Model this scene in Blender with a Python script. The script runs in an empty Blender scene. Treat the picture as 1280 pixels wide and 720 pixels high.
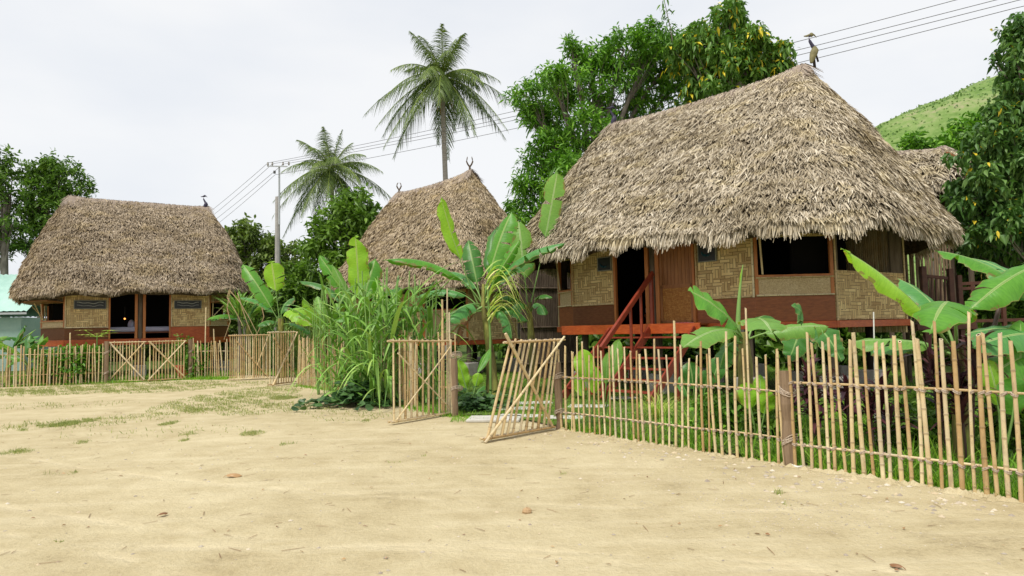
import bpy, math, random
import numpy as np
from mathutils import Vector, Matrix
random.seed(7)
RNG = np.random.default_rng(11)
sc = bpy.context.scene
COL = sc.collection
R = math.radians

# ------------------------------------------------------------------ camera, sky, sun, exposure
EYE = 1.55
PITCH, ROLL, FPX = math.atan(52 / 850), 0.0215, 850.0
_fwd = Vector((0, math.cos(PITCH), math.sin(PITCH)))
_r0, _u0 = Vector((1, 0, 0)), Vector((0, -math.sin(PITCH), math.cos(PITCH)))
_right = _r0 * math.cos(ROLL) - _u0 * math.sin(ROLL)
_up = _u0 * math.cos(ROLL) + _r0 * math.sin(ROLL)
cam_data = bpy.data.cameras.new('camera')
cam = bpy.data.objects.new('camera', cam_data)
COL.objects.link(cam)
cam_data.sensor_width = 36.0
cam_data.lens = FPX / 1280 * 36
cam_data.clip_start = 0.05
cam_data.clip_end = 3000
M = Matrix((( _right.x, _up.x, -_fwd.x, 0), (_right.y, _up.y, -_fwd.y, 0), (_right.z, _up.z, -_fwd.z, EYE), (0, 0, 0, 1)))
cam.matrix_world = M
sc.camera = cam

SUN_EL, SUN_AZ = R(58), R(215)      # azimuth clockwise from +Y
world = bpy.data.worlds.new('World')
sc.world = world
world.use_nodes = True
wn, wl = world.node_tree.nodes, world.node_tree.links
wn.clear()
wo = wn.new('ShaderNodeOutputWorld'); bg = wn.new('ShaderNodeBackground')
sky = wn.new('ShaderNodeTexSky'); sky.sky_type = 'NISHITA'; sky.sun_disc = False
sky.sun_elevation = SUN_EL; sky.sun_rotation = SUN_AZ; sky.air_density = 1.0; sky.dust_density = 3.0
tc = wn.new('ShaderNodeTexCoord')
mp = wn.new('ShaderNodeMapping'); mp.inputs['Scale'].default_value = (1.0, 1.0, 2.6)
nz = wn.new('ShaderNodeTexNoise'); nz.inputs['Scale'].default_value = 1.7; nz.inputs['Detail'].default_value = 5; nz.inputs['Roughness'].default_value = 0.5
cr = wn.new('ShaderNodeValToRGB')
cr.color_ramp.elements[0].position = 0.34; cr.color_ramp.elements[0].color = (6.85, 7.2, 7.75, 1)
cr.color_ramp.elements[1].position = 0.62; cr.color_ramp.elements[1].color = (8.35, 8.4, 8.45, 1)
mx = wn.new('ShaderNodeMixRGB'); mx.inputs[0].default_value = 0.88
wl.new(tc.outputs['Generated'], mp.inputs['Vector']); wl.new(mp.outputs[0], nz.inputs['Vector'])
wl.new(nz.outputs['Fac'], cr.inputs[0]); wl.new(sky.outputs[0], mx.inputs[1]); wl.new(cr.outputs[0], mx.inputs[2])
wl.new(mx.outputs[0], bg.inputs['Color']); bg.inputs['Strength'].default_value = 0.1
wl.new(bg.outputs[0], wo.inputs['Surface'])

sd = bpy.data.lights.new('sun', 'SUN'); sd.energy = 2.6; sd.angle = R(8); sd.color = (1.0, 0.955, 0.87)
sun = bpy.data.objects.new('sun', sd); COL.objects.link(sun)
_sdir = Vector((math.sin(SUN_AZ) * math.cos(SUN_EL), math.cos(SUN_AZ) * math.cos(SUN_EL), math.sin(SUN_EL)))
sun.rotation_euler = _sdir.to_track_quat('Z', 'Y').to_euler()
sun.location = (0, 0, 30)
sc.view_settings.view_transform = 'Standard'
sc.view_settings.look = 'None'
sc.view_settings.exposure = 0.28
sc.view_settings.gamma = 1.0
sc.render.engine = 'CYCLES'
sc.cycles.use_denoising = True
sc.cycles.max_bounces = 6
sc.cycles.transparent_max_bounces = 4
sc.cycles.sample_clamp_indirect = 6.0

# ------------------------------------------------------------------ geometry helpers
def ray(px, py):
    return _fwd + _right * ((px - 640) / FPX) + _up * ((360 - py) / FPX)
def at(px, py, Y):
    r = ray(px, py); s = Y / r.y
    return np.array((r.x * s, Y, EYE + r.z * s))
def ground(px, py, z=0.0):
    r = ray(px, py); s = (z - EYE) / r.z
    return np.array((r.x * s, r.y * s, z))
def nrm(v):
    v = np.asarray(v, float)
    return v / np.maximum(np.linalg.norm(v, axis=-1, keepdims=True), 1e-9)

class Geo:
    def __init__(s):
        s.V, s.F, s.n = [], [], 0
        s.A = {'rnd': [], 'u': [], 'v': []}
        s.MI = []
    def add(s, V, F, rnd=0.5, u=0.0, v=0.0, mi=0):
        V = np.asarray(V, float).reshape(-1, 3); F = np.asarray(F, int)
        if F.ndim == 1: F = F[None]
        for k, a in (('rnd', rnd), ('u', u), ('v', v)):
            a = np.asarray(a, float)
            s.A[k].append(np.full(len(V), float(a)) if a.ndim == 0 else a.ravel())
        s.V.append(V); s.F.append(F + s.n); s.MI.append(np.full(len(F), mi)); s.n += len(V)
        return s
    def build(s, name, mats, parent=None, smooth=False, bevel=0):
        me = bpy.data.meshes.new(name)
        V = np.concatenate(s.V)
        loops = np.concatenate([f.ravel() for f in s.F])
        cnt = np.concatenate([np.full(len(f), f.shape[1]) for f in s.F])
        start = np.concatenate(([0], np.cumsum(cnt)[:-1]))
        me.vertices.add(len(V)); me.vertices.foreach_set('co', V.astype(np.float32).ravel())
        me.loops.add(len(loops)); me.loops.foreach_set('vertex_index', loops.astype(np.int32))
        me.polygons.add(len(cnt)); me.polygons.foreach_set('loop_start', start.astype(np.int32))
        me.polygons.foreach_set('material_index', np.concatenate(s.MI).astype(np.int32))
        for k in s.A:
            a = me.attributes.new(k, 'FLOAT', 'POINT')
            a.data.foreach_set('value', np.concatenate(s.A[k]).astype(np.float32))
        me.update(calc_edges=True)
        me.polygons.foreach_set('use_smooth', np.full(len(cnt), bool(smooth)))
        if not isinstance(mats, (list, tuple)): mats = [mats]
        for m in mats: me.materials.append(m)
        o = bpy.data.objects.new(name, me); COL.objects.link(o)
        if parent is not None: o.parent = parent
        if bevel:
            b = o.modifiers.new('bevel', 'BEVEL'); b.width = bevel; b.segments = 1; b.limit_method = 'ANGLE'
        return o
    # shapes
    def box(s, c, size, rz=0.0, **k):
        x, y, z = np.array(size) / 2
        P = np.array([(-x,-y,-z),(x,-y,-z),(x,y,-z),(-x,y,-z),(-x,-y,z),(x,-y,z),(x,y,z),(-x,y,z)])
        cz, sz = math.cos(rz), math.sin(rz)
        P = P @ np.array([[cz, sz, 0], [-sz, cz, 0], [0, 0, 1]]) + np.array(c)
        return s.add(P, [(0,3,2,1),(4,5,6,7),(0,1,5,4),(1,2,6,5),(2,3,7,6),(3,0,4,7)], **k)
    def beam(s, p, q, w, h, up=(0, 0, 1), **k):
        p, q = np.array(p, float), np.array(q, float)
        t = nrm(q - p); sd_ = nrm(np.cross(t, np.array(up, float))); u2 = np.cross(sd_, t)
        P = []
        for c in (p, q):
            for a, b in ((-1,-1),(1,-1),(1,1),(-1,1)):
                P.append(c + sd_ * a * w / 2 + u2 * b * h / 2)
        return s.add(P, [(0,1,2,3),(7,6,5,4),(0,4,5,1),(1,5,6,2),(2,6,7,3),(3,7,4,0)], **k)
    def tube(s, P, r, n=8, cap=True, rnd=0.5, v=None, u=0.0, mi=0):
        P = np.asarray(P, float); m = len(P)
        r = np.full(m, float(r)) if np.ndim(r) == 0 else np.asarray(r, float)
        T = np.gradient(P, axis=0); T = nrm(T)
        ref = np.array((0, 0, 1.0)) if abs(T[0][2]) < .9 else np.array((1.0, 0, 0))
        A = nrm(np.cross(T, ref)); B = np.cross(T, A)
        ang = np.arange(n) * 2 * math.pi / n
        V = P[:, None] + r[:, None, None] * (A[:, None] * np.cos(ang)[None, :, None] + B[:, None] * np.sin(ang)[None, :, None])
        i = np.arange(m - 1)[:, None] * n; j = np.arange(n)[None]; j2 = (j + 1) % n
        F = np.stack([i + j, i + j2, i + n + j2, i + n + j], -1).reshape(-1, 4)
        vv = np.repeat(v if v is not None else np.linspace(0, 1, m), n)
        s.add(V.reshape(-1, 3), F, rnd=rnd, v=vv, u=u, mi=mi)
        if cap:
            s.add(V[-1], np.arange(n), rnd=rnd, v=vv[-1], u=u, mi=mi); s.add(V[0], np.arange(n)[::-1], rnd=rnd, v=vv[0], u=u, mi=mi)
        return s
    def ball(s, c, r, nu=12, nv=8, rnd=.5, **k):
        r = np.array(r, float) * np.ones(3)
        th = np.linspace(0, math.pi, nv + 1); ph = np.arange(nu) * 2 * math.pi / nu
        V = np.array([[(math.sin(t) * math.cos(p), math.sin(t) * math.sin(p), math.cos(t)) for p in ph] for t in th]) * r + np.array(c)
        i = np.arange(nv)[:, None] * nu; j = np.arange(nu)[None]; j2 = (j + 1) % nu
        F = np.stack([i + j, i + nu + j, i + nu + j2, i + j2], -1).reshape(-1, 4)
        return s.add(V.reshape(-1, 3), F, rnd=rnd, **k)
    def ribbons(s, B, D, N, L, W, droop, prof, rnd=None, fold=0.0, mi=0, grav=(0, 0, -1)):
        """many leaf blades: B base, D direction, N face normal, L length, W width"""
        B = np.asarray(B, float); n = len(B); prof = np.asarray(prof, float); k = len(prof)
        D = nrm(np.broadcast_to(D, B.shape)); S = nrm(np.cross(D, np.broadcast_to(N, B.shape)))
        L = np.broadcast_to(L, (n,)); W = np.broadcast_to(W, (n,)); droop = np.broadcast_to(droop, (n,))
        t = np.linspace(0, 1, k)
        g = np.array(grav, float)
        C = B[:, None] + D[:, None] * (L[:, None] * t)[..., None] + g * (droop[:, None] * L[:, None] * t ** 2)[..., None]
        hw = (W[:, None] * prof)[..., None] / 2
        Sd = S[:, None]
        if rnd is None: rnd = RNG.random(n)
        if fold:
            Nn = nrm(np.cross(S, D))[:, None]
            V = np.stack([C - Sd * hw + Nn * hw * fold, C, C + Sd * hw + Nn * hw * fold], 2)
            c = 3
        else:
            V = np.stack([C - Sd * hw, C + Sd * hw], 2); c = 2
        base = (np.arange(n) * k * c)[:, None, None]; i = (np.arange(k - 1) * c)[None, :, None]; j = np.arange(c - 1)[None, None]
        q = base + i + j
        F = np.stack([q, q + 1, q + c + 1, q + c], -1).reshape(-1, 4)
        s.add(V.reshape(-1, 3), F, rnd=np.repeat(rnd, k * c), v=np.tile(np.repeat(t, c), n), u=np.tile(np.tile(np.linspace(-1, 1, c), k), n), mi=mi)
        return s

def thing(name, label, cat, loc=(0, 0, 0), rz=0.0, group=None):
    o = bpy.data.objects.new(name, None); COL.objects.link(o)
    o.location = [float(c) for c in loc]; o.rotation_euler = (0, 0, rz); o.empty_display_size = .2
    return tag(o, label, cat, group)
def tag(o, label=None, cat=None, group=None, kind=None):
    if label: o['label'] = label
    if cat: o['category'] = cat
    if group: o['group'] = group
    if kind: o['kind'] = kind
    return o

# ------------------------------------------------------------------ materials
def lin(c):
    return tuple(((x / 255) / 12.92 if x / 255 <= .04045 else ((x / 255 + .055) / 1.055) ** 2.4) for x in c)
class NT:
    def __init__(s, name):
        s.m = bpy.data.materials.new(name); s.m.use_nodes = True
        s.n, s.l = s.m.node_tree.nodes, s.m.node_tree.links
        s.b = s.n['Principled BSDF']
    def new(s, t, **k):
        x = s.n.new(t)
        for a, b in k.items():
            if a in x.inputs: x.inputs[a].default_value = b
            else: setattr(x, a, b)
        return x
    def attr(s, nm):
        return s.new('ShaderNodeAttribute', attribute_name=nm).outputs['Fac']
    def obj(s):
        return s.new('ShaderNodeTexCoord').outputs['Object']
    def noise(s, scale, detail=3, rough=.55, vec=None, scl=None):
        x = s.new('ShaderNodeTexNoise'); x.inputs['Scale'].default_value = scale; x.inputs['Detail'].default_value = detail; x.inputs['Roughness'].default_value = rough
        v = vec if vec is not None else s.obj()
        if scl:
            m_ = s.new('ShaderNodeMapping'); m_.inputs['Scale'].default_value = scl; s.l.new(v, m_.inputs['Vector']); v = m_.outputs[0]
        s.l.new(v, x.inputs['Vector'])
        return x.outputs['Fac']
    def math(s, op, a, b=None, c=None):
        x = s.new('ShaderNodeMath', operation=op)
        for i, v in enumerate((a, b, c)):
            if v is None: continue
            if isinstance(v, (int, float)): x.inputs[i].default_value = v
            else: s.l.new(v, x.inputs[i])
        return x.outputs[0]
    def ramp(s, fac, stops, interp='LINEAR'):
        x = s.new('ShaderNodeValToRGB'); x.color_ramp.interpolation = interp
        e = x.color_ramp.elements
        while len(e) < len(stops): e.new(.5)
        for i, (p, c) in enumerate(stops):
            e[i].position = p; e[i].color = tuple(c) + (1,)
        s.l.new(fac, x.inputs[0]); return x.outputs[0]
    def mix(s, f, a, b, mode='MIX'):
        x = s.new('ShaderNodeMixRGB', blend_type=mode)
        for i, v in enumerate((f, a, b)):
            if isinstance(v, (int, float)): x.inputs[i].default_value = v
            elif isinstance(v, tuple): x.inputs[i].default_value = v + (1,)
            else: s.l.new(v, x.inputs[i])
        return x.outputs[0]
    def out(s, col, rough=.7, spec=.3, bump=None, bstr=.3, bdist=.02, trans=0.0, tcol=None):
        if isinstance(col, tuple): s.b.inputs['Base Color'].default_value = col + (1,)
        else: s.l.new(col, s.b.inputs['Base Color'])
        if isinstance(rough, float): s.b.inputs['Roughness'].default_value = rough
        else: s.l.new(rough, s.b.inputs['Roughness'])
        s.b.inputs['Specular IOR Level'].default_value = spec
        if bump is not None:
            b = s.new('ShaderNodeBump'); b.inputs['Strength'].default_value = bstr; b.inputs['Distance'].default_value = bdist
            s.l.new(bump, b.inputs['Height']); s.l.new(b.outputs[0], s.b.inputs['Normal'])
        if trans:
            t = s.new('ShaderNodeBsdfTranslucent'); x = s.new('ShaderNodeMixShader'); x.inputs[0].default_value = trans
            c = tcol if tcol is not None else col
            if isinstance(c, tuple): t.inputs['Color'].default_value = c + (1,)
            else: s.l.new(c, t.inputs['Color'])
            s.l.new(s.b.outputs[0], x.inputs[1]); s.l.new(t.outputs[0], x.inputs[2])
            s.l.new(x.outputs[0], s.n['Material Output'].inputs['Surface'])
        return s.m

def leafmat(name, stops, trans=.22, rough=.45, spec=.35, gain=1.5):
    if name not in ('leaf_creeper', 'leaf_cordyline', 'leaf_dead', 'scrub_leaf', 'grass_dry'): stops = [(p, (min(c[0] * 1.45, .78), min(c[1] * 1.38, .66), c[2] * .85)) for p, c in stops]
    t = NT(name); f = t.math('ADD', t.math('MULTIPLY', t.attr('rnd'), .75), t.math('MULTIPLY', t.noise(.6, 2), .25))
    c = t.ramp(f, stops)
    tc_ = t.mix(1.0, c, (gain, gain * 1.15, gain * .6), 'MULTIPLY')
    return t.out(c, rough, spec, trans=trans, tcol=tc_)
def woodmat(name, a, b, rough=.5, spec=.3, scale=3, stretch=(1, 1, 1), bstr=.2, wear=None):
    t = NT(name); n1 = t.noise(scale, 6, .65, scl=stretch); n2 = t.noise(scale * .25, 3)
    c = t.ramp(n1, [(.3, a), (.7, b)])
    c = t.mix(t.math('MULTIPLY', n2, .6), c, t.mix(1.0, c, (.6, .58, .55), 'MULTIPLY'))
    if wear: c = t.mix(t.ramp(t.noise(scale * 1.3, 5, .7), [(.55, (0, 0, 0)), (.75, (.7, .7, .7))]), c, wear)
    return t.out(c, rough, spec, bump=n1, bstr=bstr, bdist=.01)

def m_thatch(name, tone):
    t = NT(name)
    f = t.math('ADD', t.math('MULTIPLY', t.attr('rnd'), .62), t.math('MULTIPLY', t.noise(.9, 4), .38))
    k = tone
    st = [(.12, (.12 * k[0], .09 * k[1], .055 * k[2])), (.32, (.33 * k[0], .275 * k[1], .19 * k[2])), (.55, (.56 * k[0], .485 * k[1], .365 * k[2])), (.88, (.80 * k[0], .73 * k[1], .60 * k[2]))]
    c = t.ramp(f, st)
    big = t.noise(.55, 5, .7); c = t.mix(t.ramp(big, [(.48, (0, 0, 0)), (.66, (.75, .75, .75))]), c, t.mix(1.0, c, (.66, .63, .55), 'MULTIPLY'))
    bi2 = t.noise(1.3, 4, .6, scl=(1, 1, 2.5)); c = t.mix(t.ramp(bi2, [(.5, (0, 0, 0)), (.62, (.6, .6, .6))]), c, t.mix(1.0, c, (1.02, .98, .78), 'MULTIPLY'))
    n = t.noise(40, 3, vec=t.obj())
    c = t.mix(t.math('MULTIPLY', n, .35), c, t.mix(1.0, c, (.62, .58, .54), 'MULTIPLY'))
    return t.out(c, .85, .15)
THATCH = m_thatch('thatch_weathered', (1, 1, 1))
THATCH2 = m_thatch('thatch_brown', (.82, .77, .74))
THATCH3 = m_thatch('thatch_warm', (.93, .87, .80))
def _base_thatch():
    t = NT('thatch_bed'); n = t.noise(14, 5, .7)
    return t.out(t.ramp(n, [(.3, (.035, .024, .016)), (.7, (.12, .088, .06))]), .95, .05, bump=n, bstr=.8, bdist=.06)
THBED = _base_thatch()
def _ridge():
    t = NT('thatch_ridge'); n = t.noise(9, 6, .7, scl=(1, 1, 1)); f = t.math('ADD', t.math('MULTIPLY', t.attr('rnd'), .6), t.math('MULTIPLY', n, .4))
    return t.out(t.ramp(f, [(.15, (.15, .115, .09)), (.5, (.31, .25, .20)), (.85, (.48, .41, .34))]), .9, .1)
RIDGE = _ridge()

def _weave(name, cell, cA, cB, cC, dark):
    """bamboo basket weave in metres, from the u / v attributes"""
    t = NT(name)
    cx = t.new('ShaderNodeCombineXYZ'); t.l.new(t.attr('u'), cx.inputs[0]); t.l.new(t.attr('v'), cx.inputs[1])
    wob = t.new('ShaderNodeTexNoise'); wob.inputs['Scale'].default_value = 3; t.l.new(cx.outputs[0], wob.inputs['Vector'])
    vv = t.new('ShaderNodeVectorMath', operation='MULTIPLY_ADD'); t.l.new(wob.outputs['Color'], vv.inputs[0]); vv.inputs[1].default_value = (.02, .02, 0); t.l.new(cx.outputs[0], vv.inputs[2])
    sh = t.new('ShaderNodeSeparateXYZ'); t.l.new(vv.outputs[0], sh.inputs[0])
    # stair-stepped twill: shift v with the column so that blocks climb diagonally
    colx = t.math('FLOOR', t.math('DIVIDE', sh.outputs[0], cell))
    vy = t.math('ADD', sh.outputs[1], t.math('MULTIPLY', colx, cell * .5))
    cell_y = t.math('FLOOR', t.math('DIVIDE', vy, cell))
    par = t.math('MODULO', t.math('ABSOLUTE', t.math('ADD', cell_y, colx)), 2.0)
    def brick(rot):
        mp_ = t.new('ShaderNodeMapping'); mp_.inputs['Rotation'].default_value = (0, 0, rot); t.l.new(vv.outputs[0], mp_.inputs['Vector'])
        b = t.new('ShaderNodeTexBrick'); t.l.new(mp_.outputs[0], b.inputs['Vector'])
        b.inputs['Scale'].default_value = 1; b.inputs['Brick Width'].default_value = cell * 1.6; b.inputs['Row Height'].default_value = cell * .36
        b.inputs['Mortar Size'].default_value = cell * .028; b.inputs['Color1'].default_value = cA + (1,); b.inputs['Color2'].default_value = cB + (1,)
        b.inputs['Mortar'].default_value = dark + (1,); b.inputs['Bias'].default_value = 0.0; b.offset = .37
        return b.outputs['Color']
    c = t.mix(par, brick(0.0), brick(math.pi / 2))
    n = t.noise(2.2, 3, vec=cx.outputs[0]); c = t.mix(t.ramp(n, [(.4, (0, 0, 0)), (.7, (.6, .6, .6))]), c, t.mix(1.0, c, cC, 'MULTIPLY'))
    fine = t.noise(90, 2, vec=cx.outputs[0]); c = t.mix(t.math('MULTIPLY', fine, .45), c, t.mix(1.0, c, (.6, .55, .5), 'MULTIPLY'))
    return t.out(c, .55, .3, bump=c, bstr=.35, bdist=.008)
WEAVE = _weave('woven_bamboo', .19, (.86, .67, .34), (.46, .31, .14), (.76, .64, .48), (.16, .10, .04))
LATTICE = _weave('lattice_bamboo', .035, (.72, .57, .34), (.52, .38, .20), (.9, .85, .75), (.16, .10, .05))
LATTICE_O = _weave('lattice_orange', .06, (.52, .25, .06), (.34, .13, .025), (.8, .7, .6), (.08, .03, .01))

def _bamboo(name, a, b, c3):
    t = NT(name)
    n = t.noise(6, 4, .6); f = t.math('ADD', t.math('MULTIPLY', n, .5), t.math('MULTIPLY', t.attr('rnd'), .5))
    c = t.ramp(f, [(.25, a), (.55, b), (.8, c3)])
    c = t.mix(t.math('MULTIPLY', t.attr('u'), .7), c, (.16, .10, .05))
    gw = t.math('MULTIPLY', t.ramp(t.noise(1.7, 4, .65), [(.42, (0, 0, 0)), (.62, (1, 1, 1))]), t.math('MULTIPLY', t.attr('rnd'), .75)); c = t.mix(gw, c, (.44, .37, .27))
    st_ = t.ramp(t.noise(9, 5, .75, scl=(1, 1, .2)), [(.56, (0, 0, 0)), (.66, (.55, .55, .55))]); c = t.mix(st_, c, (.22, .15, .08))
    sp = t.ramp(t.noise(38, 3, .6), [(.62, (0, 0, 0)), (.72, (.8, .8, .8))])
    c = t.mix(t.math('MULTIPLY', sp, .5), c, (.30, .20, .10))
    return t.out(c, .42, .4)
BAMBOO = _bamboo('bamboo_dry', (.46, .30, .13), (.68, .52, .27), (.80, .69, .44))
BAMBOO_P = _bamboo('bamboo_pale', (.50, .36, .17), (.70, .54, .30), (.78, .68, .46))
BAMCUT = NT('bamboo_hollow_shade').out((.07, .04, .025), .9, .1)
def _lash():
    t = NT('lashing'); n = t.noise(60, 2); return t.out(t.ramp(n, [(.3, (.32, .24, .17)), (.7, (.60, .50, .40))]), .7, .2, bump=n, bstr=.6, bdist=.01)
LASH = _lash()
POSTW = woodmat('post_wood', (.14, .095, .06), (.36, .26, .17), .9, .1, 8, (1, 1, .12), .9)
TRUNKG = woodmat('bark_grey', (.10, .085, .07), (.28, .25, .21), .9, .1, 7, (1, 1, .3), .8)
PALMBARK = woodmat('palm_bark', (.28, .25, .22), (.50, .46, .41), .9, .1, 3, (.4, .4, 5), .5)
RED = woodmat('red_stained_wood', (.36, .055, .012), (.58, .13, .028), .38, .4, 7, (1, 1, 3), .15)
REDD = woodmat('red_dark_wood', (.19, .050, .012), (.33, .10, .028), .42, .35, 6, (1, 1, 4), .2)
REDP = woodmat('stair_red_wood', (.20, .030, .014), (.34, .062, .03), .35, .45, 6, (1, 1, 1), .15)
PANELB = woodmat('dark_plank', (.13, .045, .015), (.22, .085, .032), .55, .25, 9, (1, 1, 4), .3)
BRN = woodmat('brown_wood', (.22, .085, .03), (.40, .17, .06), .5, .3, 8, (1, 1, .15), .25)
ORG = woodmat('orange_wood', (.38, .12, .03), (.58, .22, .06), .45, .35, 8, (1, 1, .12), .2)
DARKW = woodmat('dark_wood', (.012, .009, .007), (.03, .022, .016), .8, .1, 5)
OLDW = woodmat('old_grey_wood', (.08, .06, .045), (.20, .155, .115), .85, .1, 9, (1, 1, .2), .6)
DEEP = NT('painted_room_shade').out((.012, .011, .010), .9, .05)  # near-black colour stands in for the shade inside the huts
CONC = woodmat('concrete', (.30, .28, .25), (.48, .46, .42), .9, .15, 5, (1, 1, 1), .3)
PALE_STONE = woodmat('pale_stone', (.52, .50, .45), (.70, .68, .62), .9, .1, 5, (1, 1, 1), .3)
CONCP = woodmat('concrete_pole', (.38, .36, .34), (.52, .50, .47), .9, .15, 5, (1, 1, 1), .1)
WHITE = NT('white_linen').out((.62, .62, .78), .8, .1)
MINT = None
def _mint():
    t = NT('mint_metal_roof'); n = t.noise(1.3, 4)
    return t.out(t.ramp(n, [(.3, (.33, .54, .46)), (.7, (.45, .66, .57))]), .5, .35)
MINT = _mint()
METAL = NT('galvanised_metal').out((.42, .44, .45), .45, .5)
CABLE = NT('cable_rubber').out((.10, .10, .10), .6, .2)
HOSE = NT('white_hose').out((.75, .74, .70), .4, .4)
BLACKP = NT('sign_black').out((.010, .012, .012), .4, .4)
SIGNP = NT('sign_trim').out((.24, .24, .20), .6, .3)
SIGNW = NT('sign_pale_lines').out((.42, .42, .40), .6, .2)
SIGNB = NT('sign_blue').out((.015, .065, .09), .6, .2)
POT = woodmat('red_clay', (.36, .07, .035), (.48, .10, .05), .55, .3, 4)
LAMPM = NT('lamp_glow'); LAMPM.b.inputs['Emission Color'].default_value = (1, .32, .05, 1); LAMPM.b.inputs['Emission Strength'].default_value = 2.5; LAMPM = LAMPM.m

G_DARK = leafmat('leaf_dark', [(.1, (.022, .055, .014)), (.45, (.055, .12, .022)), (.8, (.11, .20, .04))])
G_MANGO = leafmat('leaf_mango', [(.1, (.03, .09, .012)), (.4, (.055, .15, .02)), (.7, (.115, .26, .035)), (.9, (.20, .37, .06))])
G_TEAK = leafmat('leaf_teak', [(.1, (.03, .07, .018)), (.45, (.065, .15, .035)), (.8, (.12, .23, .06)), (.93, (.13, .24, .05)), (.95, (.60, .46, .05))])
G_TEAKD = leafmat('leaf_teak_dark', [(.1, (.022, .06, .022)), (.45, (.05, .12, .04)), (.8, (.11, .20, .08)), (.945, (.09, .17, .05)), (.96, (.55, .42, .05))])
G_BUSH = leafmat('leaf_bush', [(.1, (.035, .075, .014)), (.5, (.08, .16, .03)), (.9, (.15, .26, .05))])
G_OLIVE = leafmat('leaf_olive', [(.1, (.04, .07, .02)), (.5, (.095, .15, .045)), (.9, (.18, .24, .08))])
G_PALM = leafmat('leaf_palm', [(.1, (.024, .050, .014)), (.5, (.070, .115, .028)), (.9, (.20, .27, .07))], trans=.15)
G_REED = leafmat('leaf_reed', [(.05, (.045, .11, .025)), (.35, (.12, .26, .06)), (.65, (.15, .29, .08)), (.9, (.26, .38, .15))], trans=.12)
G_REEDP = leafmat('leaf_reed_pale', [(.05, (.14, .24, .06)), (.5, (.34, .46, .16)), (.95, (.58, .58, .28))], trans=.25)
G_GRASS = leafmat('grass_green', [(.05, (.05, .13, .015)), (.5, (.12, .27, .03)), (.9, (.22, .38, .06))], trans=.2)
G_DRY = leafmat('grass_dry', [(.05, (.14, .19, .045)), (.5, (.27, .32, .09)), (.9, (.46, .44, .18))], trans=.2)
G_CREEP = leafmat('leaf_creeper', [(.1, (.022, .06, .018)), (.6, (.055, .125, .032)), (.95, (.10, .20, .05))], trans=.1)
G_RED = leafmat('leaf_cordyline', [(.1, (.030, .012, .018)), (.5, (.075, .018, .030)), (.95, (.13, .05, .05))], trans=.12)
DEADLEAF = leafmat('leaf_dead', [(.1, (.16, .07, .03)), (.6, (.34, .18, .08)), (.95, (.52, .34, .16))], trans=.05, gain=1.1)

def bananamat(name, a, b, rib, trans=.35):
    a, b = [(c[0] * 1.35, c[1] * 1.3, c[2] * .85) for c in (a, b)]
    t = NT(name)
    u, v = t.attr('u'), t.attr('v')
    cx = t.new('ShaderNodeCombineXYZ'); t.l.new(t.math('MULTIPLY', u, .25), cx.inputs[0]); t.l.new(v, cx.inputs[1])
    st = t.noise(26, 3, .6, vec=cx.outputs[0], scl=(.35, 1.6, 1))
    n = t.noise(1.6, 2)
    c = t.ramp(t.math('ADD', t.math('MULTIPLY', st, .55), t.math('MULTIPLY', n, .45)), [(.35, a), (.65, b)])
    edge = t.math('GREATER_THAN', t.math('ABSOLUTE', u), .965)
    c = t.mix(t.math('MULTIPLY', edge, .6), c, (.38, .30, .10))
    spots = t.ramp(t.noise(9, 4, .7), [(.68, (0, 0, 0)), (.75, (1, 1, 1))]); c = t.mix(t.math('MULTIPLY', spots, .35), c, (.30, .24, .07))
    fr = t.math('MULTIPLY', t.math('GREATER_THAN', t.math('ABSOLUTE', u), .80), t.math('GREATER_THAN', t.noise(5, 4, .7), .56)); c = t.mix(t.math('MULTIPLY', fr, .75), c, (.24, .15, .06))
    cen = t.math('LESS_THAN', t.math('ABSOLUTE', u), .07)
    c = t.mix(t.math('MULTIPLY', cen, .8), c, rib)
    tc_ = t.mix(1.0, c, (1.5, 1.5, .5), 'MULTIPLY')
    return t.out(c, .38, .35, bump=st, bstr=.35, bdist=.012, trans=trans, tcol=tc_)
BAN = bananamat('banana_green', (.055, .19, .03), (.11, .30, .05), (.40, .50, .18))
BAN_D = bananamat('banana_dark', (.03, .11, .03), (.06, .18, .045), (.28, .38, .14), .2)
BAN_Y = bananamat('banana_bright', (.15, .34, .03), (.25, .45, .055), (.55, .62, .22))
BAN_P = bananamat('banana_pale', (.11, .25, .07), (.17, .34, .10), (.50, .60, .32))
BAN_B = bananamat('banana_blue', (.045, .17, .06), (.085, .25, .09), (.42, .52, .24), .2)
def _stem():
    t = NT('banana_stem'); n = t.noise(5, 5, .7, scl=(1, 1, .25))
    c = t.ramp(n, [(.3, (.09, .055, .03)), (.5, (.22, .20, .06)), (.62, (.40, .40, .10)), (.8, (.28, .22, .10))])
    return t.out(c, .6, .3, bump=n, bstr=.4)
STEM = _stem()
STEMG = NT('green_stem').out((.20, .34, .09), .45, .35)
STEMR = NT('dark_red_stem').out((.085, .05, .04), .5, .35)

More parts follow.
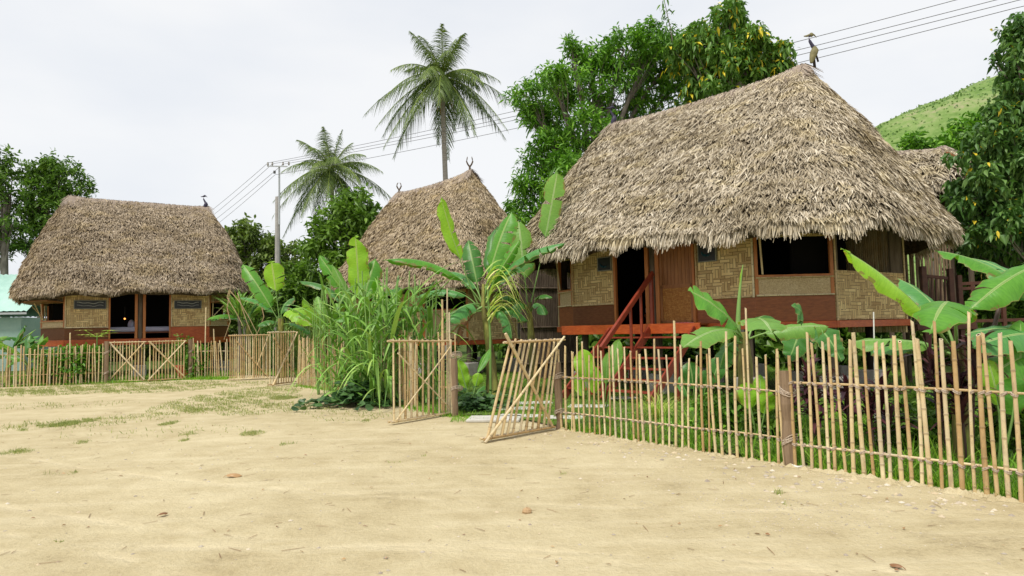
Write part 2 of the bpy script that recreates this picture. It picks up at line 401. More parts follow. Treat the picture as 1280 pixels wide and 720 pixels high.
def _sand():
    t = NT('sand_ground')
    o = t.obj()
    n1 = t.noise(.35, 4, .6, vec=o); n2 = t.noise(2.2, 5, .65, vec=o); n3 = t.noise(28, 4, .7, vec=o); n4 = t.noise(140, 2, .7, vec=o)
    f = t.math('ADD', t.math('MULTIPLY', n1, .35), t.math('ADD', t.math('MULTIPLY', n2, .3), t.math('ADD', t.math('MULTIPLY', n3, .2), t.math('MULTIPLY', n4, .15))))
    c = t.ramp(f, [(.36, (.31, .245, .14)), (.45, (.495, .41, .24)), (.60, (.64, .55, .35))])
    streak = t.noise(1.2, 5, .7, vec=o, scl=(.25, 2.6, 1))
    c = t.mix(t.ramp(streak, [(.5, (0, 0, 0)), (.7, (.35, .35, .35))]), c, (.72, .63, .43))
    v = t.new('ShaderNodeTexVoronoi'); v.inputs['Scale'].default_value = 26; t.l.new(o, v.inputs['Vector'])
    pm = t.ramp(v.outputs['Distance'], [(.07, (1, 1, 1)), (.13, (0, 0, 0))])
    mask = t.ramp(t.noise(1.1, 3, vec=o), [(.48, (0, 0, 0)), (.62, (1, 1, 1))])
    c = t.mix(t.math('MULTIPLY', t.math('MULTIPLY', pm, mask), .55), c, (.36, .30, .23))
    sx = t.new('ShaderNodeSeparateXYZ'); t.l.new(o, sx.inputs[0])
    tracks = None
    for (cx_, cy_, rad_) in ((-9.0, -6.0, 11.2), (-9.0, -6.0, 12.6), (5.0, 26.0, 20.5), (5.0, 26.0, 21.9), (-3.0, -12.0, 17.2)):
        dx = t.math('SUBTRACT', sx.outputs[0], cx_); dy = t.math('SUBTRACT', sx.outputs[1], cy_)
        d = t.math('SQRT', t.math('ADD', t.math('MULTIPLY', dx, dx), t.math('MULTIPLY', dy, dy)))
        d = t.math('ABSOLUTE', t.math('SUBTRACT', t.math('ADD', d, t.math('MULTIPLY', n2, .10)), rad_))
        b_ = t.math('SUBTRACT', 1.0, t.math('MINIMUM', t.math('DIVIDE', d, .11), 1.0))
        tracks = b_ if tracks is None else t.math('MAXIMUM', tracks, b_)
    tm = t.math('MULTIPLY', tracks, t.ramp(t.noise(1.6, 4, .7, vec=o), [(.42, (0, 0, 0)), (.6, (1, 1, 1))]))
    c = t.mix(t.math('MULTIPLY', tm, .45), c, (.74, .64, .43))
    n5 = t.noise(6.5, 4, .6, vec=o)
    c = t.mix(t.ramp(t.noise(.8, 5, .7, vec=o), [(.52, (0, 0, 0)), (.68, (.5, .5, .5))]), c, t.mix(1.0, c, (.84, .80, .74), 'MULTIPLY'))
    n3 = t.math('ADD', n3, t.math('SUBTRACT', t.math('MULTIPLY', n5, 1.6), t.math('MULTIPLY', tm, .9)))
    h = t.math('ADD', t.math('MULTIPLY', n2, 2.0), t.math('ADD', n3, t.math('MULTIPLY', n4, .5)))
    return t.out(c, .95, .1, bump=h, bstr=.6, bdist=.035)
SAND = _sand()
def _soil(name, a, b, c_):
    t = NT(name); n = t.noise(1.5, 6, .7); n2 = t.noise(30, 3, .7)
    f = t.math('ADD', t.math('MULTIPLY', n, .6), t.math('MULTIPLY', n2, .4))
    return t.out(t.ramp(f, [(.35, a), (.52, b), (.68, c_)]), .95, .05, bump=n2, bstr=.6, bdist=.03)
SOIL = _soil('lawn_soil', (.05, .07, .02), (.09, .14, .03), (.22, .21, .09))
FIELD = _soil('field_soil', (.04, .06, .015), (.07, .11, .025), (.13, .17, .04))
def _hill():
    t = NT('hill_grass'); o = t.obj()
    n = t.noise(.09, 6, .65, vec=o, scl=(1, 1, 2)); n2 = t.noise(.7, 5, .7, vec=o)
    f = t.math('ADD', t.math('MULTIPLY', n, .55), t.math('MULTIPLY', n2, .45))
    c = t.ramp(f, [(.34, (.09, .16, .04)), (.46, (.15, .24, .065)), (.55, (.21, .29, .10)), (.66, (.34, .31, .19))])
    return t.out(c, .95, .05, bump=n2, bstr=.6, bdist=.5)
HILL = _hill()
def _pebble():
    t = NT('pebble_stone'); return t.out(t.ramp(t.attr('rnd'), [(.0, (.30, .25, .20)), (.35, (.46, .40, .32)), (.7, (.56, .45, .29)), (1.0, (.62, .56, .46))]), .85, .2)
PEB = _pebble()

# ------------------------------------------------------------------ ground
def sheet(name, pts, z, mat, kind='structure'):
    g = Geo(); P = [(p[0], p[1], z) for p in pts]
    g.add(P, np.arange(len(P)))
    return tag(g.build(name, mat), kind=kind)

def smooth_noise(x, y, s, seed=0):
    return (np.sin(x * s * 1.3 + seed) * np.cos(y * s * 1.7 + seed * 2) + np.sin(x * s * 2.9 + y * s * 2.1 + seed * 3) * .5 + np.cos(x * s * 5.3 - y * s * 4.1) * .25) / 1.75

def ground_z(x, y):
    near = np.exp(-((x - 0) ** 2 + (y - 9) ** 2) / 700)
    return near * (smooth_noise(x, y, .55, 1) * .010 + smooth_noise(x, y, 2.1, 4) * .008)
def make_ground():
    xs = np.concatenate([np.linspace(-400, -32, 12), np.linspace(-30, 18, 241), np.linspace(20, 400, 12)])
    ys = np.concatenate([[-60, -20], np.linspace(-4, 34, 191), np.linspace(36, 900, 16)])
    X, Y = np.meshgrid(xs, ys)
    Z = ground_z(X, Y)
    n = len(xs)
    i = (np.arange(len(ys) - 1) * n)[:, None]; j = np.arange(n - 1)[None]
    q = i + j
    F = np.stack([q, q + 1, q + n + 1, q + n], -1).reshape(-1, 4)
    g = Geo().add(np.stack([X, Y, Z], -1).reshape(-1, 3), F)
    tag(g.build('ground', SAND, smooth=True), kind='structure')
make_ground()

# fence lines on the ground
FR = [ground(699, 537), ground(845, 559), ground(989, 582), ground(1130, 603), ground(1275, 627), ground(1450, 655)]
FM = [ground(568, 521), ground(500, 506), ground(432, 490), ground(372, 482)]
FRB = [p + np.array((.10, .07, 0)) for p in FR]
# compound lawn: behind the right and middle fences, wavy edge
def wavy(a, b, n=8, amp=.06):
    a, b = np.array(a), np.array(b); out = []
    for i in range(n):
        t = i / n; p = a + (b - a) * t
        out.append(p + np.array((RNG.normal() * amp, RNG.normal() * amp, 0)))
    return out
def line_offset(P, d):
    out = []
    for i, p in enumerate(P):
        a = P[max(0, i - 1)]; b = P[min(len(P) - 1, i + 1)]; t = nrm((b - a)[:2])
        out.append(np.array((p[0] - t[1] * d, p[1] + t[0] * d, 0)))
    return out
lawn_edge = []
for a, b in zip(FRB[:-1], FRB[1:]): lawn_edge += wavy(a, b)
LAWN = [np.array((.55, 10.9, 0))] + lawn_edge + [np.array((9, 4.5, 0)), np.array((16, 12, 0)), np.array((16, 30, 0)), np.array((-6.5, 30, 0)), np.array((-6.6, 22.6, 0))] + \
    list(reversed([p for a, b in zip(FM[:-1], FM[1:]) for p in wavy(a, b)]))
LAWN += [np.array((-.6, 12.4, 0)), np.array((0, 12.0, 0))]
sheet('lawn_soil_ground', LAWN, .034, SOIL)
sheet('field', [(-80, 30.5), (-60, 200), (60, 200), (80, 25), (16, 24), (16, 30.4), (-6.5, 30.4)], .032, FIELD)
sheet('yard', [(-34, 25), (-18, 24), (-10.2, 26.6), (-7.6, 24.2), (-6.6, 22.7), (-6.6, 30.3), (-30, 30.3), (-40, 30.3)], .034, SOIL)

def pip(x, y, poly):
    inside = np.zeros(len(x), bool); n = len(poly)
    for i in range(n):
        x1, y1 = poly[i][:2]; x2, y2 = poly[(i + 1) % n][:2]
        c = ((y1 > y) != (y2 > y)) & (x < (x2 - x1) * (y - y1) / (y2 - y1 + 1e-12) + x1)
        inside ^= c
    return inside

def grass(name, x, y, hmin, hmax, w, mat, label, lean=.5, z0=None, cat=None, kind='stuff', seg=3):
    n = len(x)
    z = ground_z(x, y) if z0 is None else np.full(n, z0)
    a = RNG.random(n) * 2 * math.pi; l = RNG.random(n) * lean
    D = np.stack([np.cos(a) * l, np.sin(a) * l, np.ones(n)], -1)
    a2 = RNG.random(n) * 2 * math.pi
    N = np.stack([np.cos(a2), np.sin(a2), np.zeros(n)], -1)
    L = hmin + (hmax - hmin) * RNG.random(n) ** 1.5
    g = Geo().ribbons(np.stack([x, y, z - .004], -1), D, N, L, w * (.6 + .8 * RNG.random(n)), RNG.random(n) * .5, [1, .75, .1] if seg == 3 else [1, .8, .5, .08])
    return tag(g.build(name, mat), label, cat, kind=kind)

def scatter_blobs(blobs, dens):
    X, Y = [], []
    for px, py, rx, ry, k in blobs:
        c = ground(px, py); ex = abs(ground(px + rx, py)[0] - c[0]); ey = abs(ground(px, py - ry)[1] - c[1])
        n = int(dens * k * math.pi * ex * ey)
        r = RNG.random(n) ** .65; a = RNG.random(n) * 2 * math.pi
        X.append(c[0] + ex * r * np.cos(a)); Y.append(c[1] + ey * r * np.sin(a))
    X, Y = np.concatenate(X), np.concatenate(Y)
    keep = smooth_noise(X, Y, 2.3, 5) + smooth_noise(X, Y, 7.1, 2) * .8 > RNG.normal(size=len(X)) * .35 - .05
    return X[keep], Y[keep]

# ------------------------------------------------------------------ hill
def make_hill():
    xs = np.linspace(0, 260, 131); ys = np.linspace(60, 240, 91)
    X, Y = np.meshgrid(xs, ys)
    prof = 1 / (1 + np.exp(-(X - 44) / 11.0))                  # rises to the right
    crest = 40.5 + 5.5 * np.clip((X - 62) / 24, -1, 4) 
    up = np.clip((Y - 62) / 58, 0, 1); up = up * up * (3 - 2 * up)
    Z = crest * prof * up + smooth_noise(X, Y, .11, 3) * 1.1 * up + smooth_noise(X, Y, .37, 1) * .4 * up - .5
    n = len(xs); q = (np.arange(len(ys) - 1) * n)[:, None] + np.arange(n - 1)[None]
    F = np.stack([q, q + 1, q + n + 1, q + n], -1).reshape(-1, 4)
    tag(Geo().add(np.stack([X, Y, Z], -1).reshape(-1, 3), F).build('hill', HILL, smooth=True), kind='structure')
    # rough scrub on the hill
    m = 5000
    x = 40 + RNG.random(m) * 80; y = 80 + RNG.random(m) * 50
    prof = 1 / (1 + np.exp(-(x - 44) / 11.0)); crest = 40.5 + 5.5 * np.clip((x - 62) / 24, -1, 4); up = np.clip((y - 62) / 58, 0, 1); up = up * up * (3 - 2 * up)
    z = crest * prof * up + smooth_noise(x, y, .11, 3) * 1.1 * up + smooth_noise(x, y, .37, 1) * .4 * up - .5
    big = (smooth_noise(x, y, .5, 9) > .45)
    h = .25 + RNG.random(m) * .3 + big * RNG.random(m) * .5
    a = RNG.random(m) * 6.28
    D = np.stack([np.cos(a) * .5, np.sin(a) * .5, np.ones(m)], -1); N = np.stack([np.sin(a * 3), np.cos(a * 3), np.zeros(m)], -1)
    g = Geo().ribbons(np.stack([x, y, z - .05], -1), D, N, h, .35, .3, [.8, 1, .2])
    tag(g.build('hill_scrub', leafmat('scrub_leaf', [(.1, (.10, .19, .05)), (.5, (.15, .25, .07)), (.9, (.22, .29, .11))]), ), 'low green scrub covering the hillside', kind='stuff')
make_hill()
print('ground done')
#@@HUTS@@
# ------------------------------------------------------------------ thatched stilt huts
def chaikin(P, k=2):
    P = np.array(P, float)
    for _ in range(k):
        Q = np.roll(P, -1, 0)
        P = np.stack([P * .75 + Q * .25, P * .25 + Q * .75], 1).reshape(-1, 2)
    return P
class Roof:
    """local frame: x along the ridge, -y is the front"""
    def __init__(s, eave, R0, R1, zr0, zr1, ze, tilt=0.0, bulge=.12, sag=.12):
        P = chaikin(eave); Q = np.roll(P, -1, 0)
        seg = np.linalg.norm(Q - P, axis=1); s.L = seg.sum()
        cum = np.concatenate(([0], np.cumsum(seg)))
        s.cum, s.P = cum, np.vstack([P, P[:1]])
        s.R0, s.R1, s.zr0, s.zr1, s.ze, s.tilt, s.bulge, s.sag = R0, R1, zr0, zr1, ze, tilt, bulge, sag
    def eave_pt(s, u):
        d = np.mod(u, 1) * s.L
        x = np.interp(d, s.cum, s.P[:, 0]); y = np.interp(d, s.cum, s.P[:, 1])
        wav = .05 * np.sin(u * 41) + .04 * np.sin(u * 87 + 1)
        return np.stack([x, y, s.ze + s.tilt * x + wav], -1)
    def ridge_pt(s, e):
        x = np.clip(e[..., 0] * .93, s.R0, s.R1); k = (x - s.R0) / (s.R1 - s.R0)
        z = s.zr0 + (s.zr1 - s.zr0) * k - s.sag * 4 * k * (1 - k)
        return np.stack([x, np.zeros_like(x), z], -1)
    def frame(s, u, v):
        e = s.eave_pt(u); r = s.ridge_pt(e)
        e2 = s.eave_pt(u + .004); tan = nrm(e2 - e); up = nrm(r - e)
        nn = nrm(np.cross(tan, up))
        nn = nn * np.sign(nn[..., 2:3] + 1e-9)
        lump = (.045 * np.sin(u * 63 + v * 9) + .035 * np.sin(v * 31 + u * 22))[..., None] * (1 - np.asarray(v)[..., None])
        pt = e + (r - e) * v[..., None] + nn * (s.bulge * 4 * v * (1 - v))[..., None] + nn * lump
        return pt, -up, nn, tan

def make_roof(parent, rf, n, Ls, Ws, mat, fringe, LF=.24):
    # solid bed with an underside
    nu, nv = 96, 14
    U, Vv = np.meshgrid(np.linspace(0, 1, nu, endpoint=False), np.linspace(0, 1, nv))
    pt, dn, nn, tan = rf.frame(U.ravel(), Vv.ravel())
    g = Geo()
    q = (np.arange(nv - 1) * nu)[:, None]; j = np.arange(nu)[None]; j2 = (j + 1) % nu
    F = np.stack([q + j, q + j2, q + nu + j2, q + nu + j], -1).reshape(-1, 4)
    up_ = pt - nn * .03; lo = pt - nn * .26
    g.add(up_, F); g.add(lo, F[:, ::-1])
    a = np.arange(nu); b = (a + 1) % nu
    g.add(np.vstack([up_[:nu], lo[:nu]]), np.stack([a + nu, b + nu, b, a], -1))
    roof = g.build('roof', THBED, parent, smooth=True)
    # layered leaf thatch, laid in courses
    g = Geo()
    rr = RNG.random(n * 2); keep = RNG.random(n * 2) < 1 - rr * .38
    v = rr[keep][:n]; n1 = len(v)
    courses = 34; v = (np.floor(v * courses) + RNG.random(n1) ** 2.0 * .75 + .1 * np.sin(RNG.random(n1))) / courses
    u = RNG.random(n1)
    pt, dn, nn, tan = rf.frame(u, v)
    side = RNG.normal(size=(n1, 1)) * .62
    patch = smooth_noise(u * 40, v * 12, 1.0, 2)[:, None]
    D = dn + tan * (side + .22 * patch) + nn * (.05 + .36 * RNG.random((n1, 1)))
    N = nn + tan * RNG.normal(size=(n1, 1)) * .7
    L = Ls * (.55 + .8 * RNG.random(n1)); W = Ws * (.45 + .8 * RNG.random(n1))
    B = pt - dn * (Ls * .4) + nn * (.02 + .05 * RNG.random((n1, 1)))
    ph = .8 * smooth_noise(u * 70, v * 4, 1, 4) + .5 * smooth_noise(u * 190, v * 14, 1, 9) + RNG.normal(size=n1) * .10
    fr = np.mod(v * 19 + ph, 1)[:, None]
    amp = (.030 + .028 * np.clip(smooth_noise(u * 45, v * 9, 1, 8), -1, 1))[:, None]
    B = B + nn * (amp * (1 - fr)); D = D + nn * .12 * (fr < .2)
    tone = np.clip(.50 + RNG.normal(size=n1) * .21 + .13 * smooth_noise(u * 34, v * 9, 1, 6) - .10 * (np.mod(v * 9 + .6 * np.sin(u * 50), 1) < .22), 0.02, 1)  # darker rows paint the course shadows into the tone
    g.ribbons(B, D, N, L, W, .12 + .2 * RNG.random(n1), [.75, 1, .35], rnd=tone, fold=.3)
    # hanging fringe at the eave
    for k in range(3):
        m = fringe; u = RNG.random(m); vv = .004 + .022 * k * np.ones(m)
        pt, dn, nn, tan = rf.frame(u, vv)
        D = dn * .9 + np.array((0, 0, -.75)) * (.5 + .6 * RNG.random((m, 1))) + tan * RNG.normal(size=(m, 1)) * .22 + nn * .12 * RNG.random((m, 1))
        tuft = .75 + .4 * np.clip(smooth_noise(u * 120, u * 0, 1, 3), -1, 1)
        L = LF * (.7 + .6 * RNG.random(m)) * tuft
        g.ribbons(pt - nn * (.10 * RNG.random((m, 1))) + nn * .03, D, nn + tan * RNG.normal(size=(m, 1)) * .6, L, Ws * (.6 + .8 * RNG.random(m)), .15, [.8, 1, .3], rnd=np.clip(.56 + RNG.normal(size=m) * .24, 0, 1), fold=.3)
    g.build('thatch', mat, roof)
    # ridge wrap: fine combed straw over both sides
    g = Geo(); k = 46; cx = np.linspace(rf.R0 - .10, rf.R1 + .10, k)
    prof = []
    for x in cx:
        t = np.clip((x - rf.R0) / (rf.R1 - rf.R0), 0, 1); z = rf.zr0 + (rf.zr1 - rf.zr0) * t - rf.sag * 4 * t * (1 - t)
        e = abs(t - .5) * 2; z += .07 + .05 * max(0, e - .8) * 5 + .012 * math.sin(x * 17)
        prof.append([(x, sy * w, z - dz) for sy, w, dz in ((-1, .46, .52), (-1, .30, .30), (-1, .14, .09), (0, 0, 0), (1, .14, .09), (1, .30, .30), (1, .46, .52))])
    V = np.array(prof).reshape(-1, 3); q = (np.arange(k - 1) * 7)[:, None] + np.arange(6)[None]
    F = np.stack([q, q + 1, q + 8, q + 7], -1).reshape(-1, 4)
    g.add(V, F, rnd=.45)
    m = 5200
    x = rf.R0 - .12 + (rf.R1 - rf.R0 + .24) * RNG.random(m); t = np.clip((x - rf.R0) / (rf.R1 - rf.R0), 0, 1)
    z = rf.zr0 + (rf.zr1 - rf.zr0) * t - rf.sag * 4 * t * (1 - t); e = np.abs(t - .5) * 2; z = z + .09 + .25 * np.clip(e - .8, 0, 1)
    sy = np.sign(RNG.normal(size=m)); end = np.where(t < .03, -1.0, np.where(t > .97, 1.0, 0.0)) * RNG.random(m)
    D = np.stack([end * 1.3 + RNG.normal(size=m) * .22, sy * (.55 + .2 * RNG.random(m)), -.75 - .2 * RNG.random(m)], -1)
    off = RNG.random(m) * .38
    B = np.stack([x, sy * off * .72, z - off * .85 + .02], -1)
    g.ribbons(B, D, np.stack([RNG.normal(size=m) * .3, sy, np.ones(m)], -1), .30 + .15 * RNG.random(m), .016 + .012 * RNG.random(m), .1, [1, .9, .3])
    g.build('ridge_cap', RIDGE, roof)
    return roof

class Facet:
    """a wall facet from p to q (local xy) with helpers in (u along, z, off outward)"""
    def __init__(s, p, q):
        s.p, s.q = np.array(p, float), np.array(q, float); s.len = np.linalg.norm(s.q - s.p)
        s.t = (s.q - s.p) / s.len; s.n = np.array((s.t[1], -s.t[0]))
    def P(s, u, z, off=0.0):
        c = s.p + s.t * u + s.n * off
        return np.array((c[0], c[1], z))
    def panel(s, g, u0, u1, z0, z1, off=0.0, th=.04, mi=0, rnd=.5):
        V = [s.P(u0, z0, off), s.P(u1, z0, off), s.P(u1, z1, off), s.P(u0, z1, off),
             s.P(u0, z0, off - th), s.P(u1, z0, off - th), s.P(u1, z1, off - th), s.P(u0, z1, off - th)]
        uu = [u0, u1, u1, u0] * 2; vv = [z0, z0, z1, z1] * 2
        g.add(V, [(0,1,2,3),(5,4,7,6),(0,4,5,1),(1,5,6,2),(2,6,7,3),(3,7,4,0)], u=uu, v=vv, mi=mi, rnd=rnd)
        return g

def bamboo_pole(g, p, q, r, nodes=None, cut=True, bend=0.0, sides=8, rnd=None, slant=.0):
    """bamboo culm with swollen nodes; u attribute marks node rings"""
    p, q = np.array(p, float), np.array(q, float); L = np.linalg.norm(q - p); ax = (q - p) / L
    gap = .22 + .08 * random.random()
    ts, rs, us = [0.0], [r * 1.02], [0.0]
    z = gap * random.random() + .04
    while z < L - .05:
        for dz, k, m in ((-.014, 1.0, 0), (-.004, 1.13, .5), (.004, 1.13, 1), (.014, .99, .2)):
            ts.append(z + dz); rs.append(r * k * (1 - .18 * z / L)); us.append(m)
        z += gap
    ts.append(L); rs.append(r * .82); us.append(0)
    ts, rs, us = np.array(ts), np.array(rs), np.array(us)
    o = np.sort(ts.argsort()); k = np.maximum.accumulate(ts)
    side = nrm(np.cross(ax, (0.3, .9, .1)))
    C = p + ax * k[:, None] + side * (bend * 4 * (k / L) * (1 - k / L))[:, None]
    rnd = random.random() if rnd is None else rnd
    g.tube(C, rs, sides, cap=False, rnd=rnd, u=np.repeat(us, sides))
    # end caps: a dark disc paints the shade inside the hollow cut
    n = sides
    if slant:
        last = g.V[-1].reshape(-1, sides, 3); d = (last[-1] - C[-1]); s_ = d @ nrm(np.array((random.uniform(-1,1), random.uniform(-1,1), 0)))
        last[-1] += ax * (s_ * slant)[:, None]
    ring = g.V[-1][-sides:]
    c = ring.mean(0)
    g.add(np.vstack([ring, c + (ring - c) * .62]), [(i, (i + 1) % n, n + (i + 1) % n, n + i) for i in range(n)], rnd=.9)
    g.add(c + (ring - c) * .62 - ax * .003, np.arange(n), rnd=.5, mi=1)
    g.add(C[0] + (ring - c), np.arange(n)[::-1], rnd=rnd)
    return g

BM = [BAMBOO, BAMCUT]; BMP = [BAMBOO_P, BAMCUT]

def pole(parent, a, b, r):
    g = Geo(); bamboo_pole(g, a, b, r); return g.build('bamboo_trim', BM, parent)

def window_sign(parent, fc, u0, u1, z0, z1, kind):
    g = Geo(); fc.panel(g, u0, u1, z0, z1, .045, .03)
    w = g.build('wall_plaque', BLACKP, parent)
    g = Geo(); e = .02
    for a in ((u0 - e, u1 + e, z1, z1 + e), (u0 - e, u1 + e, z0 - e, z0), (u0 - e, u0, z0, z1), (u1, u1 + e, z0, z1)): fc.panel(g, *a, .055, .045)
    g.build('plaque_frame', SIGNP, w, bevel=.003)
    g = Geo()
    if kind == 'wave':
        for zz, k, amp in ((z0 + (z1 - z0) * .72, .030, .035), (z0 + (z1 - z0) * .36, .018, .03)):
            xs = np.linspace(u0 + .08, u1 - .08, 26)
            pts = [fc.P(x, zz + amp * math.sin((x - u0) * 13) * math.cos((x - u0) * 4.1), .052) for x in xs]
            g.tube(pts, k * .38, 5)
        g.build('plaque_pattern', SIGNW, w)
    else:
        c = ((u0 + u1) / 2, (z0 + z1) / 2)
        an = np.linspace(math.pi * 1.0, math.pi * 1.75, 14)
        pts = [fc.P(c[0] + .12 * math.cos(a), c[1] + .10 * math.sin(a) + .03, .05) for a in an]
        g.tube(pts, .028 * np.sin(np.linspace(.3, 2.9, 14)), 6)
        g.build('plaque_emblem', SIGNB, w)

def make_hut(label, theta, loc, P, group='thatched stilt huts'):
    t = thing('thatched_hut', label, 'hut', loc, theta, group)
    rf = Roof(P['eave'], P['R0'], P['R1'], P['zr0'], P['zr1'], P['ze'], P.get('tilt', 0), P.get('bulge', .12), P.get('sag', .08))
    make_roof(t, rf, P['n'], P['Ls'], P['Ws'], P['mat'], P['fringe'], P.get('LF', .24))
    zd, zp, zs, zo, zt = P['z']        # deck, top of planks, window sill, window head, wall top
    W = P['walls']; a = P['a']; nW = len(W)
    facets = [(Facet(W[i], W[(i + 1) % nW]), P['types'][i]) for i in range(nW)]
    # floor and roof lining
    g = Geo(); g.add([(x, y, zd) for x, y in W], np.arange(nW)); g.add([(x, y, zd - .10) for x, y in W], np.arange(nW)[::-1])
    g.build('floor', REDD, t)
    for fc, ty in facets:
        L = fc.len
        gp = Geo(); gw = Geo(); gt = Geo()
        if ty == 'front':
            c = L / 2 + P.get('dshift', 0); d0, d1 = c - P['dw'] / 2, c + P['dw'] / 2
            for (u0, u1, nm) in ((0, d0, 'L'), (d1, L, 'R')):
                gp = Geo(); fc.panel(gp, u0, u1, zd, zp, 0, .05)
                o = gp.build('lower_plank_wall', P.get('plankR', PANELB) if nm == 'R' else PANELB, t)
                gw = Geo(); fc.panel(gw, u0 + .002, u1 - .002, zp + .002, zt, -.005, .04); gw.build('woven_wall', WEAVE, t)
            for ud in P['edges'](d0, d1, L):
                pole(t, fc.P(ud[0], zp + .002, .02), fc.P(ud[1], zp + .002, .02), .022)
            for uu in (.02, d0 - .03, d1 + .03, L - .02):
                pole(t, fc.P(uu, zp - .02, .02), fc.P(uu, zt, .02), .022)
            # door frame posts
            g = Geo()
            for uu, w in ((d0 + .03, .06), (c - .14, .10), (c + .14, .10), (d1 - .03, .06)):
                g.beam(fc.P(uu, zd, .01), fc.P(uu, zt, .01), w, .09, up=(fc.n[0], fc.n[1], 0))
            g.build('door_frame', ORG, t, bevel=.006)
            g = Geo(); g.tube([fc.P(c, 0, -.02), fc.P(c, zt, -.02)], .085, 10); g.build('post', OLDW, t, smooth=True)
            if P.get('door'):
                u0, u1 = c + .20, d1 - .06
                g = Geo(); n = 9
                for i in range(n):
                    b0 = u0 + (u1 - u0) * i / n
                    fc.panel(g, b0 + .003, b0 + (u1 - u0) / n - .003, zd + .02, zt, .0, .035)
                for bb in ((u0, u0 + .06, zd + .02, zt), (u1 - .06, u1, zd + .02, zt), (u0, u1, zd + .02, zd + .08), (u0, u1, zd + .80, zd + .88)): fc.panel(g, *bb, .028, .027)
                d = g.build('door', BRN, t)
                g = Geo(); fc.panel(g, u0 + .06, u1 - .06, zd + .08, zd + .80, .016, .014); g.build('lattice_panel', LATTICE_O, d)
            if P.get('sign'):
                for (s0, s1, z0, z1) in P['signs'](d0, d1, L): window_sign(t, fc, s0, s1, z0, z1, P['sign'])
        elif ty == 'window':
            fc.panel(gp, 0, L, zd, zp, 0, .05); gp.build('lower_plank_wall', P.get('plankW', PANELB), t)
            wdw = Geo(); fc.panel(wdw, .05, L - .05, zs, zs + .05, .02, .08)
            for uu in (.04, L - .04): fc.panel(wdw, uu - .035, uu + .035, zp, zt, .015, .07)
            w = wdw.build('window', ORG, t, bevel=.005)
            g = Geo(); fc.panel(g, .075, L - .075, zp + .003, zs - .003, -.002, .03); g.build('sill_panel', LATTICE, w)
            for zz in (zp + .01, zs - .01): pole(w, fc.P(.02, zz, .03), fc.P(L - .02, zz, .03), .018)
            gw = Geo(); fc.panel(gw, .002, L - .002, zo, zt, -.004, .03); gw.build('woven_wall', WEAVE, t)
            g = Geo(); g.beam(fc.P(.16, zs + .06, .03), fc.P(.10, zo + .1, .10), .03, .03); g.build('prop_stick', BAMBOO, w)
            if P.get('flap'):
                g = Geo(); V0 = fc.P(.03, zo, .03); V1 = fc.P(L - .03, zo, .03); dn_ = np.array((fc.n[0], fc.n[1], 0)) * .62 + np.array((0, 0, .06))
                g.add([V0, V1, V1 + dn_, V0 + dn_, V0 + (0,0,.03), V1 + (0,0,.03), V1 + dn_ + (0,0,.03), V0 + dn_ + (0,0,.03)], [(0,3,2,1),(4,5,6,7),(0,1,5,4),(1,2,6,5),(2,3,7,6),(3,0,4,7)], u=[0,L,L,0]*2, v=[0,0,.6,.6]*2)
                g.build('window_shutter', BRN, w)
                g = Geo(); g.beam(fc.P(.12, zs + .1, .04), fc.P(.4, zo, .5), .028, .028); g.build('shutter_prop', BAMBOO, w)
        elif ty == 'woven':
            fc.panel(gw, 0, L, zd + .01, zt if not P.get('endwin') else zs + .12, -.004, .04); gw.build('woven_wall', WEAVE, t)
            for uu in (.03, L - .03): pole(t, fc.P(uu, zd - .02, .02), fc.P(uu, zt, .02), .022)
            if P.get('endwin'):
                g = Geo(); fc.panel(g, 0, .16, zs + .12, zt, -.002, .04); g.build('side_board', OLDW, t); g = Geo(); fc.panel(g, L - .55, L, zs + .12, zt, -.002, .04); g.build('side_board', OLDW, t)
        elif ty == 'slat':
            g = Geo()
            for i in range(int(L / .07)): g.tube([fc.P(.035 + i * .07, zd - .3, random.uniform(-.01, .01)), fc.P(.035 + i * .07, zt, 0)], .024, 6, rnd=random.random())
            g.build('bamboo_slat_wall', BAMBOO_P, t)
        else:
            fc.panel(gp, 0, L, zd, zt, 0, .05); gp.build('back_wall', OLDW, t)
        # edge beam under the wall
        g = Geo(); e = .055
        fc.panel(g, -.05 if ty != 'back' else 0, L + .05, zd - P.get('eb', .15), zd - .005, e + (.004 if ty == 'front' else 0), .10)
        g.build('edge_beam', RED if ty != 'back' else OLDW, t, bevel=.006)
    # stilts with concrete feet
    xs = sorted(set([W[0][0] + .25, W[0][0] + (W[1][0] - W[0][0]) / 2, W[1][0] - .25]))
    spots = [(x, y) for x in xs for y in (W[0][1] + .15, 0.2, P['yb'] - .2)] + [(W[2][0] - .12, W[2][1] + .1), (W[2][0] - .2, 1.3)]
    for (x, y) in spots:
        g = Geo(); g.tube([(x, y, 0.0), (x, y, zd - .02)], .085, 9); p = g.build('stilt', DARKW if y > 0 else OLDW, t, smooth=True)  # rear stilts near-black: underfloor shade put into their colour
        g = Geo(); g.box((x, y, .22), (.46, .46, .50)); g.build('concrete_footing', CONC, p, bevel=.02)
    return t, facets, rf

def octo(a, b, A, B, A2=None, b2=None, a2=None):
    return [(-a, -B), (a, -B), (A, -b), (A2 or A, b2 or b), (a, B), (-a, B), (-A, b), (-A, -b)]

def bed(loc, rz, label, w=1.9, l=1.2):
    t = thing('bed', label, 'bed', loc, rz, 'beds inside the huts')
    g = Geo(); g.box((0, 0, .24), (w, l, .06)); 
    for x in (-w/2+.06, w/2-.06):
        for y in (-l/2+.06, l/2-.06): g.box((x, y, .12), (.08, .08, .24))
    g.build('bed_frame', REDD, t)
    g = Geo(); g.box((0, 0, .37), (w - .02, l - .02, .19)); m = g.build('mattress', WHITE, t, bevel=.04)
    g = Geo(); g.ball((w * .34, 0, .56), (.14, .32, .22)); g.build('pillow', WHITE, t, smooth=True)
    return t

